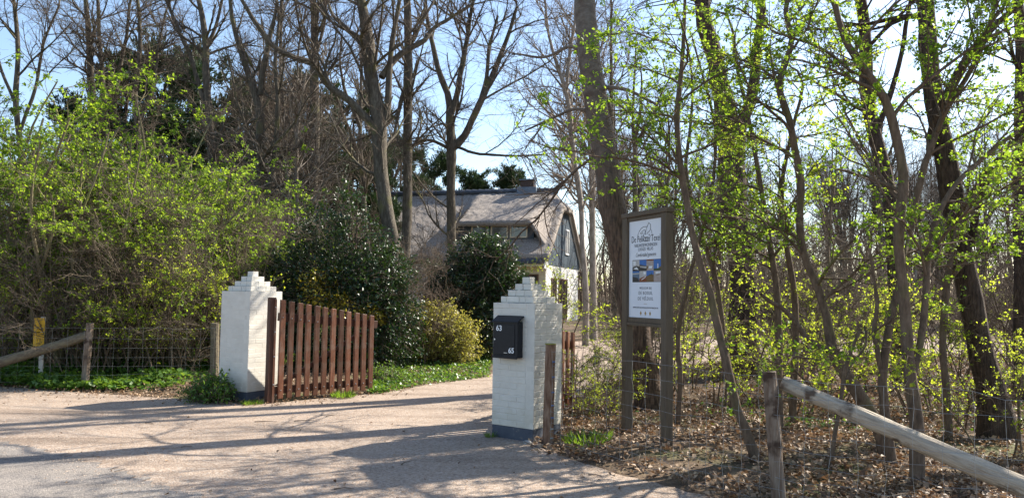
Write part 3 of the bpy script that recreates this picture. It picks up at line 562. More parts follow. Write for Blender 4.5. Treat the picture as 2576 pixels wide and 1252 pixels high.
for i, f in enumerate([.83, .68, .53, .40, .28, .17, .08]):
    c_ = (Vector(p1t) - Vector(p1b)) * f; bb = B(); bb.tube([(c_.x + .02, c_.y - .052, c_.z), (c_.x + .048, c_.y - .046, c_.z + .003)], [.010, .007], 6); bb.build('wire_clip', M['clip'] if i < 5 else M['wire'], pt)
p2b = np.array([1.925, 5.56, 0]); p2t = P(1935, 934, 5.56); wood_post('fence_post', p2b, p2t, .100, M['post'], 'weathered square fence post holding the pale leaning log', seed=5)
p3b = G(212, 976); p3t = P(227, 812, p3b[1] + .05); wood_post('fence_post', p3b, p3t, .115, M['post'], 'thick leaning wooden post at the end of the old log left of the drive', square=False, seed=7)
p4b = P(540, 965, 12.2); p4b[2] = 0; p4t = P(541, 812, 12.2); wood_post('fence_post', p4b, p4t, .115, M['oldlog'], 'grey green fence post standing just left of the left pillar', seed=8)
def log(name, a, b, r0, r1, m, label, seed):
    a = np.array(a, float); b = np.array(b, float); n = 22; g = np.random.default_rng(seed); u = np.linspace(0, 1, n)[:, None]
    pts = a + (b - a) * u; pts[:, 2] += .018 * np.sin(u[:, 0] * 5 + seed) ; pts[:, 0] += .01 * np.sin(u[:, 0] * 7)
    L = np.linalg.norm(b - a); q_ = Vector(b - a).to_track_quat('X', 'Z'); loc = pts - a; loc = np.array([q_.inverted() @ Vector(p) for p in loc])
    bb = B(); bb.tube([tuple(p) for p in loc], [(r0 + (r1 - r0) * i / (n - 1)) * (1 + g.normal() * .035) for i in range(n)], 18)
    o = bb.build(name, m, None, smooth=True); o.location = a; o.rotation_mode = 'QUATERNION'; o.rotation_quaternion = q_; return tag(o, label, 'log')
la = P(1968, 968, 5.60); lb = P(2576, 1216, 4.80); lc = la + (lb - la) * 1.75
log('leaning_log', la, lc, .052, .078, M['log'], 'pale peeled log sloping down to the right from the fence post', 2)
la = P(232, 836, 11.75); lb = P(0, 912, 11.5); lc = la + (lb - la) * 1.9; log('old_log', la, lc, .068, .085, M['oldlog'], 'old mossy log sloping down to the left from the leaning post', 4)
# white marker post with yellow plates
mp_b = G(101, 966); mk = empty('marker_post', mp_b, R(20), 'white marker stake with two yellow plates left of the old log', 'marker post')
px_m = F / mp_b[1]; B().box(-.03, .03, -.03, .03, -.05, 167 / px_m).build('stake', M['white'], mk, bevel=.004)
M['yellow'] = surf('yellow_enamel', [(.3, (.62, .33, .02)), (.7, (.72, .42, .03))], 9, rough=.4, bump=0)
M['plateink'] = surf('faded_black', [(.3, (.22, .12, .02)), (.7, (.28, .15, .03))], 9, bump=0)
for i, z0 in enumerate((.645, .99 - .0)):
    zz = (95, 131)[i] / px_m; pl = B().box(-.115, .035, -.046, -.034, zz - .002, zz + 34 / px_m).build('yellow_plate', M['yellow'], mk, bevel=.004)
    text('A' if i else 'H', 'plate_sign', pl, -.04, -.048, zz + .145, .05, M['plateink']); text('1 6' if i else '2 1', 'plate_sign', pl, -.04, -.048, zz + .085, .05, M['plateink']); text('100', 'plate_sign', pl, -.04, -.048, zz + .02, .04, M['plateink'])
def wire_fence(pts, heights, spacing, label, seed, r=.0019, sag=.006):
    t = empty('wire_fence', pts[0], 0, label, 'wire fence'); g = np.random.default_rng(seed); pts = [np.array(p, float) for p in pts]; o0 = pts[0].copy()
    segs = [(a, b) for a, b in zip(pts[:-1], pts[1:])]; grid = []
    for a, b in segs:
        L = np.linalg.norm((b - a)[:2]); n = max(2, int(L / spacing)); grid += [a + (b - a) * i / n for i in range(n)]
    grid.append(pts[-1]); n = len(grid); zo = g.normal(size=(len(heights), n)) * sag; xo = g.normal(size=(len(heights), n)) * sag
    for k_, h in enumerate(heights):
        bb = B(); bb.tube([(grid[i][0] - o0[0] + xo[k_, i], grid[i][1] - o0[1], h + zo[k_, i]) for i in range(n)], r * (1.2 if k_ in (0, len(heights) - 1) else 1), 4, False); bb.build('line_wire', M['wire'], t)
    for i in range(n):
        bb = B(); bb.tube([(grid[i][0] - o0[0] + xo[k_, i] * .6, grid[i][1] - o0[1] - .002, h + zo[k_, i]) for k_, h in enumerate(heights)], r, 4, False); bb.build('stay_wire', M['wire'], t)
    return t
fo = np.array([-.03, -.075, 0])
wire_fence([p1b + [.03, -.06, 0], p2b + fo, np.array([3.15, 4.62, 0]), np.array([4.6, 3.7, 0])], [.93, .80, .67, .55, .44, .34, .24, .15, .06], .16, 'galvanised wire netting running from the mailbox pillar to the right', 1, .0012, .011)
wire_fence([np.array([-10.5, 10.2, 0]), G(0, 976) + [0, .0, 0], p3b + [0, -.07, 0], p4b + [0, -.07, 0], np.array([-4.15, 11.6, 0])], [.9, .74, .6, .46, .33, .2, .08], .2, 'wire netting in front of the left hedge', 2, .0010)

# round stone by the pillar
def rock(px, py, r, label):
    bm = bmesh.new(); bmesh.ops.create_icosphere(bm, subdivisions=2, radius=r); g = np.random.default_rng(int(px))
    for v in bm.verts: v.co = Vector((v.co.x * 1.25, v.co.y, v.co.z * .75)) * (1 + g.normal() * .06)
    me = bpy.data.meshes.new('stone'); bm.to_mesh(me); bm.free(); me.materials.append(M['stone']); p = G(px, py); return tag(link('stone', me, None, (p[0], p[1], r * .4)), label, 'stone')
M['stone'] = surf('grey_stone', [(.3, (.17, .17, .17)), (.7, (.38, .38, .37))], 20, bump=.5)
rock(1326, 1116, .035, 'small grey stone lying at the foot of the mailbox pillar')
rock(1418, 1080, .03, 'small stone in the dead leaves behind the wooden post')

# ------------------------------------------------------------------ thatched house
phi = R(16); hc = P(1371, 800, 38); hc[2] = 0
house = empty('thatched_house', hc, math.pi - phi, 'thatched house with white brick end wall behind the hollies', 'house')
# local: +x runs left along the front, -y runs into the house (house frame turned 180 degrees); q() keeps v positive into depth
def hb(): return B()
M['thatch'] = surf('reed_thatch', [(.25, (.16, .13, .11)), (.5, (.40, .345, .30)), (.75, (.66, .59, .53))], 16, (1.6, 1.2, .6), rough=.95, bump=1.0, bscale=26, bdist=.10, second=((.36, .31, .27), 1.1, .5, .8))
M['wallwhite'] = surf('white_brick', [(.3, (.70, .69, .66)), (.7, (.80, .79, .77))], 6, bump=.2, rough=.7)
M['cream'] = surf('cream_paint', [(.3, (.62, .54, .38)), (.7, (.70, .62, .46))], 3, bump=0, rough=.6)
M['cladding'] = surf('blue_grey_cladding', [(.3, (.045, .065, .085)), (.7, (.075, .10, .125))], 5, bump=.1, rough=.7)
M['tile'] = surf('dark_tile', [(.3, (.035, .04, .05)), (.7, (.075, .08, .095))], 6, bump=.2, rough=.45, spec=.5, perobj=.2)
M['brownframe'] = surf('brown_frame', [(.3, (.10, .055, .035)), (.7, (.15, .085, .055))], 6, bump=0, rough=.5)
m, n, l = mat('window_glass'); b_ = n.new('ShaderNodeBsdfPrincipled'); b_.inputs['Base Color'].default_value = (.03, .035, .04, 1); b_.inputs['Roughness'].default_value = .06; b_.inputs['Specular IOR Level'].default_value = .8
o_ = n.new('ShaderNodeOutputMaterial'); l.new(b_.outputs[0], o_.inputs[0]); M['glass'] = m
M['brickred'] = surf('chimney_brick', [(.3, (.06, .04, .035)), (.7, (.12, .08, .065))], 14, bump=.4)
M['lead'] = surf('lead_flashing', [(.3, (.12, .15, .19)), (.7, (.2, .24, .29))], 4, bump=.1, rough=.5)
LN, DP = 13.5, 8.4
mainz = lambda u, v: np.minimum.reduce([3.42 + (v + .55) * .79, 3.42 + (DP + .55 - v) * .79, 6.25 + (u + .26) * .95, 6.1 + (LN + .62 - u) * .95])
RZ = float(mainz(5., DP / 2))
def field(us, vs, zf, th, name, parent, m):
    U, Vv = np.meshgrid(us, vs); Zt = zf(U, Vv) + .035 * noise2(U * 5, Vv * 5, 3) + rng.normal(size=U.shape) * .018; nu, nv = len(us), len(vs)
    top = np.stack([U, -Vv, Zt], -1).reshape(-1, 3); bot = top - [0, 0, th]; ii = np.arange(nu * nv).reshape(nv, nu)
    f = np.stack([ii[:-1, :-1], ii[1:, :-1], ii[1:, 1:], ii[:-1, 1:]], -1).reshape(-1, 4); fb = f[:, ::-1] + nu * nv
    ring = np.concatenate([ii[0, :-1], ii[:-1, -1], ii[-1, :0:-1], ii[:0:-1, 0]]); r2 = np.roll(ring, -1); fs = np.stack([ring, r2, r2 + nu * nv, ring + nu * nv], -1)
    return link(name, mesh(name, np.concatenate([top, bot]), [f, fb, fs], m, False), parent)
field(np.arange(-.26, LN + .63, .12), np.arange(-.55, DP + .56, .12), mainz, .34, 'roof_thatch', house, M['thatch'])
def dz(U, V_):
    s_ = np.clip((U + .15) / 1.15, 0, 1) * np.clip((5.75 - U) / 1.15, 0, 1); s_ = np.clip(s_, 0, 1); s_ = s_ * s_ * (3 - 2 * s_)
    m_ = mainz(U, V_); d_ = RZ - (DP / 2 - V_) * .50; return m_ - .12 + (np.maximum(d_, m_) - m_ + .16) * s_
field(np.arange(-.15, 5.76, .1), np.arange(.15, DP / 2 + .01, .1), dz, .26, 'dormer_thatch', house, M['thatch'])
# ridge tiles, chimney
for i in range(34):
    u = .35 + i * .38
    bb = B(); bb.tube([(0, 0, 0), (.40, 0, .012)], [.16, .20], 10); o = bb.build('ridge_tile', M['tile'], house) if i == 0 else link('ridge_tile', o.data, house)
    o.location = (u, -DP / 2, RZ + .03); o.rotation_euler = (random.uniform(-1, 1) * .03, random.uniform(-1, 1) * .02, 0)
cu_ = 2.05; ch_ = B().box(cu_ - .38, cu_ + .38, -DP / 2 - .3, -DP / 2 + .3, RZ - .3, RZ + .62).build('chimney', M['brickred'], house, bevel=.01)
B().box(cu_ - .55, cu_ + .55, -DP / 2 - .42, -DP / 2 + .42, RZ - .35, RZ + .24).build('chimney_flashing', M['lead'], ch_, bevel=.02)
B().box(cu_ - .44, cu_ + .44, -DP / 2 - .36, -DP / 2 + .36, RZ + .622, RZ + .68).build('chimney_cap', M['lead'], ch_, bevel=.01)
bb = B(); bb.tube([(cu_ - .50, -DP / 2 + .45, RZ + .3), (cu_ - .50, -DP / 2 + .45, RZ + .85)], .045, 8); bb.build('flue_pipe', M['steel'], ch_)
# walls: front (v=0), gable end (u=0), brick courses joined
WH = 3.0
B().box(0.02, LN, -DP + .02, -.02, 0, WH).build('wall', M['wallwhite'], house)
bk = B()
for i in range(44):                                   # brick relief on the end wall
    z0 = .06 + i * .066; off = (i % 2) * .11
    y = -.02 + -off
    while y > -DP + .25:
        bk.box(-.012, .019, y - .208, y, z0, z0 + .054); y -= .22
o = bk.build('brickwork', M['wallwhite'], house); o['kind'] = 'stuff'
B().box(.0, 5.2, -.019, .004, .2, WH).build('front_render', M['cream'], house)
# gable cladding boards (u = 0 plane) above the brick
cl = B(); y = 0.0
while y < DP:
    top = float(mainz(np.array(.5), np.array(y + .08))) - .36; top = min(top, 6.05)
    if top > WH + .05: cl.box(-.03 - .012 * (int(y / .16) % 2), .05, -y - .15, -y, WH + .002, top)
    y += .16
o = cl.build('gable_cladding', M['cladding'], house); o['kind'] = 'stuff'
def barge(v0, z0, v1, z1):
    return B().add([(-.10, -v0, z0), (-.10, -v1, z1), (-.10, -v1, z1 + .16), (-.10, -v0, z0 + .16), (-.045, -v0, z0), (-.045, -v1, z1), (-.045, -v1, z1 + .16), (-.045, -v0, z0 + .16)],
                   [(0, 1, 2, 3), (7, 6, 5, 4), (0, 4, 5, 1), (1, 5, 6, 2), (2, 6, 7, 3), (3, 7, 4, 0)]).build('barge_board', M['wallwhite'], house)
barge(-.55, 2.95, 3.05, 5.82); barge(DP + .55, 2.95, DP - 3.05, 5.82)
# eaves: small tiled lean-to strip with cream fascia over the front corner
for i in range(24):
    u = .02 + i * .215
    bb = B(); bb.add([(0, .0, 0), (.21, .0, 0), (.21, -.42, .26), (0, -.42, .26), (.05, .0, .045), (.16, .0, .045), (.16, -.42, .305), (.05, -.42, .305)],
                     [(0, 1, 2, 3), (0, 4, 7, 3), (4, 5, 6, 7), (5, 1, 2, 6), (0, 1, 5, 4), (3, 7, 6, 2)]) if i == 0 else None
    o = bb.build('roof_tile', M['tile'], house) if i == 0 else link('roof_tile', o.data, house); o.location = (u, .78, 3.09 + random.uniform(-1, 1) * .006)
B().box(-.12, 5.3, .34, .80, 2.86, 3.06).build('fascia', M['cream'], house, bevel=.01)
B().box(-.16, 5.35, .80, .90, 2.98, 3.07).build('gutter', M['tile'], house, bevel=.01)
B().box(-.12, 5.3, .005, .335, 2.84, 2.90).build('soffit', M['cream'], house)
B().add([(-.17, .92, 2.74), (-.17, .2, 2.74), (-.17, .1, 3.28), (-.17, .92, 3.02), (-.122, .92, 2.74), (-.122, .2, 2.74), (-.122, .1, 3.28), (-.122, .92, 3.02)], [(0, 1, 2, 3), (7, 6, 5, 4), (0, 4, 5, 1), (1, 5, 6, 2), (2, 6, 7, 3), (3, 7, 4, 0)]).build('box_end', M['wallwhite'], house)
def window(u0, u1, z0, z1, v, frame, plane='front', mull=1, label=None):
    """framed window on the front (v plane) or the gable end"""
    f = empty('window', (0, 0, 0)); f.parent = house; fw = .07
    def bx(name, a0, a1, c0, c1, d0, d1, m_):
        if plane == 'front': return B().box(a0, a1, -d1, -d0, c0, c1).build(name, m_, f)
        return B().box(d0, d1, -a1, -a0, c0, c1).build(name, m_, f)
    e = .002
    if plane == 'front': d0, d1, g0, g1 = v - .06, v, v - .02, v
    else: d0, d1, g0, g1 = v - .06, v, v - .02, v
    bx('frame', u0, u1, z1 - fw, z1, d0, d1, frame); bx('frame', u0, u1, z0, z0 + fw, d0, d1, frame)
    for k_ in range(mull + 2):
        x = u0 + (u1 - u0 - fw) * k_ / (mull + 1); bx('frame', x, x + fw, z0 + fw + e, z1 - fw - e, d0, d1, frame)
        if k_ <= mull: bx('pane', x + fw + e, u0 + (u1 - u0 - fw) * (k_ + 1) / (mull + 1) - e, z0 + fw + e, z1 - fw - e, g0, g1, M['glass'])
    return f
# dormer wall and windows
B().box(.75, 4.9, -.62, -.52, 4.25, 5.18).build('dormer_wall', M['cladding'], house)
B().box(1.05, 4.6, -.519, -.46, 5.0, 5.16).build('dormer_fascia', M['cream'], house)
for u0 in (1.08, 2.1, 3.15): window(u0, u0 + .92, 4.35, 4.99, .515, M['cream'], mull=0)
window(.35, 1.15, 1.0, 2.5, -.006, M['brownframe'], mull=0); window(1.6, 3.0, 1.0, 2.5, -.006, M['cream'], mull=1)
window(1.2, 2.3, .7, 2.35, -.014, M['brownframe'], 'end', 1); window(2.9, 5.0, .1, 2.35, -.014, M['brownframe'], 'end', 2)
window(4.3, 5.2, 3.7, 5.1, -.044, M['wallwhite'], 'end', 1)

# ------------------------------------------------------------------ trees and shrubs
def polys(lines, D, base):
    """lines of (px, py, width in picture units) -> world polylines relative to base"""
    out = []
    for ln in lines:
        Dd = ln.get('D', D); dd = ln.get('dD', 0); pts = ln['p']; n = len(pts)
        W = [P(x, y, Dd + dd * i / max(1, n - 1)) for i, (x, y, w_) in enumerate(pts)]; Rr = [w_ / 2 * Dd / F for _, _, w_ in pts]
        if ln.get('ground', 1 if ln is lines[0] else 0):
            if W[0][2] > .15: 
                W = [np.array([W[0][0] - (W[1][0] - W[0][0]) * .15, W[0][1], -.05])] + W; Rr = [Rr[0] * 1.12] + Rr
            else: W[0] = np.array([W[0][0], W[0][1], -.05])
            # root flare
            W = [W[0]] + [W[0] * .97 + W[1] * .03] + W[1:]; Rr = [Rr[0] * 1.25, Rr[0] * 1.08] + Rr[1:]
        top = ln.get('top', 0)
        if top and W[-1][2] < top:
            d = norm(W[-1] - W[-2]); d[2] = max(d[2], .5); L = (top - W[-1][2]) / d[2]
            W += [W[-1] + d * L * .5 + np.array([rng.normal() * .3, 0, 0]), W[-1] + d * L]; Rr += [Rr[-1] * .65, Rr[-1] * .15]
        out.append(resamp(np.array(W) - base, Rr, ln.get('k', 26)))
    return out
def wobble(Pn, Rn, amp, g):
    n = len(Pn); o = g.normal(size=(n, 3)); o = (o + np.roll(o, 1, 0) + np.roll(o, 2, 0)) / 3; o[0] = 0; return Pn + o * amp * Rn[:, None], Rn * (1 + g.normal(size=n) * .04)
def tri_count(): return 0
def grow(root, base_lines, bark, twigm, n, g, L1=(1.2, 3.5), L2=(.5, 1.5), L3=(.2, .6), leaves=None, up=.04, t0=.3, k1=5, rk=.5, flat=0, leafsize=.03, per=6, trunk_name='trunk', wob=.14, thin=.0022, r1max=.04, twk=3):
    """trunk and limbs are parts of their own; smaller branches one part; twigs and leaves stuff"""
    for i, (Pn, Rn) in enumerate(base_lines):
        Pw, Rw = wobble(Pn, Rn, .25, g); V, Fq = tubes(Pw[None], Rw[None], 12 if Rn.max() > .05 else 8); link(trunk_name if i == 0 else 'limb', mesh(trunk_name if i == 0 else 'limb', V, [Fq], bark, True), root)
    Pp = np.stack([resamp(p, r, 26)[0] for p, r in base_lines]); Rp = np.stack([resamp(p, r, 26)[1] for p, r in base_lines])
    a1, b1 = spawn(Pp, Rp, n[0], t0, .98, .5, 1.2, L1, 7, wob, up, rk, .006, flat, g, r1max)
    a2, b2 = spawn(a1, b1, n[1], .12, 1, .35, 1.1, L2, 5, wob * 1.15, up, .6, .0038, flat, g)
    def clear(A, Bq):
        w3 = A + np.array(root.location); bad = ((w3[..., 0] > .75) & (w3[..., 0] < 1.66) & (w3[..., 1] > 5) & (w3[..., 1] < 8.35) & (w3[..., 2] > .85) & (w3[..., 2] < 2.34)).any(1); return A[~bad], Bq[~bad]
    a1, b1 = clear(a1, b1); a2, b2 = clear(a2, b2)
    V, Fs = merge([tubes(a1, b1, 5), tubes(a2, b2, 4)]); tag(link('branches', mesh('branches', V, Fs, bark, True), root), kind='stuff')
    allP = np.concatenate([a2, a1[:, [0, 1, 3, 4, 5, 7]] if a1.shape[1] == 8 else a1]); allR = np.concatenate([b2, b1[:, [0, 1, 3, 4, 5, 7]]])
    a3, b3 = spawn(allP, allR, n[2], .1, 1, .3, 1.15, L3, 3, wob * 1.5, up, .6, thin, flat, g, .006)
    a3, b3 = clear(a3, b3)
    parts = [tubes(a3, b3, twk)]
    if len(n) > 3 and n[3]:
        a4, b4 = spawn(a3, b3, n[3], .2, 1, .4, 1.1, (L3[0] * .5, L3[1] * .6), 2, wob * 1.5, up, .8, thin * .8, flat, g, .004); parts.append(tubes(a4, b4, 3))
    V, Fs = merge(parts); tag(link('twigs', mesh('twigs', V, Fs, twigm, False), root), kind='stuff')
    if leaves is not None:
        p, d = along(a3, per, g, .1, .008, 5); V, F3 = leafset(p, d, leafsize, g, tilt=.9, wid=.75, fold=.3); tag(link('leaves', mesh('leaves', V, [F3], leaves), root), kind='stuff')
    return a2, a3
def hero(name, label, cat, D, lines, bark, n, seed, group=None, twigm=None, **kw):
    x0 = P(lines[0]['p'][0][0], 700, D)[0] if D > 17 else G(lines[0]['p'][0][0], lines[0]['p'][0][1])[0] if lines[0]['p'][0][1] > 850 else P(lines[0]['p'][0][0], 700, D)[0]
    base = np.array([x0, D, 0.]); g = np.random.default_rng(seed)
    t = empty(name, base, 0, label, cat, group); grow(t, polys(lines, D, base), bark, twigm or M['twig'], n, g, **kw); return t
def Ln(*p, **k): d = dict(p=p); d.update(k); return d

# ---- tall bare trees of the garden, middle and left
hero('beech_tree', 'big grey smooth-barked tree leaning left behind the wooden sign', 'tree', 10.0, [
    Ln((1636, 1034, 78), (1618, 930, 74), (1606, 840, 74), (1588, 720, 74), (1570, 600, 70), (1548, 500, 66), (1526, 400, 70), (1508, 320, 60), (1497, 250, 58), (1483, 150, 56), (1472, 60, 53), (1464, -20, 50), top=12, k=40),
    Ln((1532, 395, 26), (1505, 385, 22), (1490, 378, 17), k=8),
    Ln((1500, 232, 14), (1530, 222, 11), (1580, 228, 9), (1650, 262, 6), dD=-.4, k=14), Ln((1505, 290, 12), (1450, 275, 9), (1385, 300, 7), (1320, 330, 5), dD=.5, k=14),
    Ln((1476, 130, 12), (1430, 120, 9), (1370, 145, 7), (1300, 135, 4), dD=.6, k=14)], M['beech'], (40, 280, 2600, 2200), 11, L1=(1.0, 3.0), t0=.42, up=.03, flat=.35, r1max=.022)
hero('forked_tree', 'bare tree with lichen-yellow trunk forking low behind the big holly', 'tree', 18, [
    Ln((990, 690, 36), (985, 600, 34), (962, 450, 34), (952, 330, 38), (940, 240, 34), (927, 150, 36), (916, 70, 30), (905, -20, 24), top=13, k=34),
    Ln((946, 335, 22), (925, 300, 21), (885, 258, 19), (830, 220, 17), (790, 165, 15), (735, 140, 14), (690, 118, 13), (655, 75, 12), (620, 20, 10), (590, -30, 8), dD=-1, k=26),
    Ln((960, 195, 18), (985, 160, 17), (1015, 130, 15), (1065, 104, 13), (1085, 78, 11), (1135, 45, 9), (1190, 10, 7), dD=.6, k=20),
    Ln((928, 155, 15), (905, 105, 13), (870, 70, 11), (838, 40, 9), (826, 10, 6), dD=.6, k=16), Ln((955, 320, 18), (975, 290, 18), (978, 200, 16), (985, 110, 14), (1000, 30, 11), top=12, k=22)],
    M['bark'], (46, 330, 3400, 2600), 12, L1=(1.5, 4), t0=.3)
hero('slender_tree', 'tall straight dark trunk just right of the forked tree', 'tree', 21, [
    Ln((1015, 690, 27), (1020, 600, 25), (1024, 400, 23), (1026, 200, 24), (1024, 100, 20), (1022, -20, 18), top=15, k=34), Ln((1028, 205, 13), (1010, 250, 11), (1000, 300, 9), (988, 360, 5), dD=-.4, k=12),
    Ln((1030, 120, 10), (1060, 60, 8), (1090, 5, 6), dD=.5, k=12)], M['bark'], (40, 280, 2800, 2000), 13, L1=(1, 3.2), t0=.35)
hero('forked_tree', 'bare tree with a wide V fork standing in front of the thatched roof', 'tree', 25, [
    Ln((1138, 690, 24), (1137, 600, 22), (1134, 460, 22), (1133, 390, 26), (1132, 300, 22), (1128, 240, 17), (1105, 180, 14), (1088, 110, 12), (1075, 50, 9), (1070, -20, 7), top=13, k=32),
    Ln((1140, 372, 20), (1165, 345, 19), (1193, 290, 18), (1222, 232, 16), (1238, 190, 14), (1262, 130, 12), (1282, 80, 10), (1300, 10, 7), top=12, k=24),
    Ln((1136, 285, 16), (1148, 240, 15), (1158, 180, 14), (1172, 110, 12), (1182, 50, 10), (1195, -20, 7), top=12, k=22), Ln((1205, 265, 12), (1225, 190, 10), (1232, 120, 9), (1252, 40, 6), k=14),
    Ln((1125, 372, 9), (1080, 352, 8), (1045, 365, 6), (1010, 370, 4), dD=-.5, k=12), Ln((1145, 368, 8), (1200, 385, 7), (1290, 392, 5), (1370, 388, 3), dD=-2, k=16)],
    M['bark'], (54, 420, 3800, 3200), 14, L1=(1.5, 4.5), t0=.25, thin=.003)
for i, (lab, D, lines, bk_) in enumerate([
    ('thin curving tree between the thatched roof and the leaning trunk', 23, [Ln((1474, 745, 15), (1465, 600, 14), (1458, 500, 14), (1443, 380, 14), (1436, 300, 12), (1424, 230, 11), (1400, 160, 9), (1378, 80, 7), (1365, -20, 5), top=12), Ln((1425, 235, 9), (1432, 150, 8), (1445, 60, 6), (1450, -20, 5), top=11), Ln((1452, 360, 6), (1420, 345, 6), (1390, 340, 4), k=10)], 'palebark'),
    ('slim straight tree tight against the left side of the leaning trunk', 26, [Ln((1492, 770, 17), (1491, 600, 16), (1488, 440, 15), (1480, 300, 13), (1470, 150, 10), (1462, -20, 8), top=14)], 'palebark'),
    ('straight bare trunk rising through the dark pines left of the forked tree', 24, [Ln((795, 690, 23), (793, 500, 22), (792, 350, 22), (790, 180, 22), (788, 90, 19), (786, -20, 16), top=15), Ln((792, 190, 12), (762, 210, 10), (735, 250, 7), k=10), Ln((795, 140, 9), (815, 60, 8), (822, -20, 6), top=12, k=12)], 'bark'),
    ('swaying grey tree above the right end of the yellow-green hedge', 22, [Ln((560, 690, 22), (547, 500, 20), (533, 380, 19), (525, 280, 18), (519, 200, 18), (516, 100, 17), (508, 30, 14), (500, -20, 12), top=13), Ln((528, 300, 13), (500, 215, 12), (478, 140, 11), (455, 90, 10), (435, 40, 9), (412, -15, 7), top=11), Ln((520, 120, 10), (545, 60, 8), (560, -10, 6), top=11, k=12)], 'bark'),
    ('crooked tree with paired stems right behind the left pillar', 19, [Ln((634, 740, 24), (645, 620, 22), (648, 500, 21), (648, 380, 20), (654, 300, 20), (632, 205, 18), (612, 150, 16), (598, 100, 14), (585, 40, 11), (580, -20, 9), top=11), Ln((640, 640, 14), (664, 520, 14), (684, 430, 13), (696, 340, 12), (699, 240, 11), (692, 150, 9), (702, 60, 7), (695, -20, 6), top=11), Ln((655, 240, 15), (668, 150, 14), (680, 90, 11), (695, 20, 8), top=11)], 'bark'),
    ('thin pale birch-like stem left of the holly', 20, [Ln((752, 700, 11), (748, 560, 10), (745, 420, 9), (750, 310, 8), (762, 240, 6), (770, 180, 4), top=7)], 'palebark'),
    ('dark twin-stemmed tree against the sky at upper left', 25, [Ln((236, 500, 20), (233, 300, 18), (228, 180, 16), (222, 90, 14), (214, -20, 10), top=14), Ln((262, 480, 14), (262, 300, 14), (256, 180, 12), (250, 80, 10), (244, -20, 8), top=13), Ln((285, 300, 11), (300, 180, 10), (318, 90, 8), (330, 0, 6), top=12)], 'bark'),
    ('slender bare tree above the hedge between the twin stems and the swaying tree', 24, [Ln((345, 560, 15), (350, 380, 14), (338, 240, 12), (352, 120, 10), (344, -20, 8), top=12), Ln((350, 300, 9), (385, 220, 8), (398, 120, 6), (420, 20, 5), top=10)], 'bark'),
    ('bare tree with reddish twig haze at the far upper left', 22, [Ln((60, 560, 15), (52, 380, 14), (40, 250, 13), (46, 120, 11), (30, -20, 8), top=12), Ln((50, 330, 9), (90, 220, 8), (110, 110, 6), (150, 10, 5), top=10), Ln((42, 270, 9), (5, 180, 7), (-20, 80, 6), top=10)], 'bark'),
    ('slim straight tree in the gap between birch-like stem and dark straight trunk', 28, [Ln((725, 700, 13), (722, 500, 12), (716, 300, 11), (705, 150, 9), (710, -20, 7), top=13), Ln((718, 320, 7), (745, 220, 6), (752, 120, 5), (770, 20, 4), top=11)], 'bark')]):
    hero('bare_tree', lab, 'tree', D, lines, M[bk_], (38, 270, 2700, 2600), 20 + i, L1=(1, 3.4), L2=(.5, 1.7), t0=.3, thin=.0028, group='tall bare garden trees')

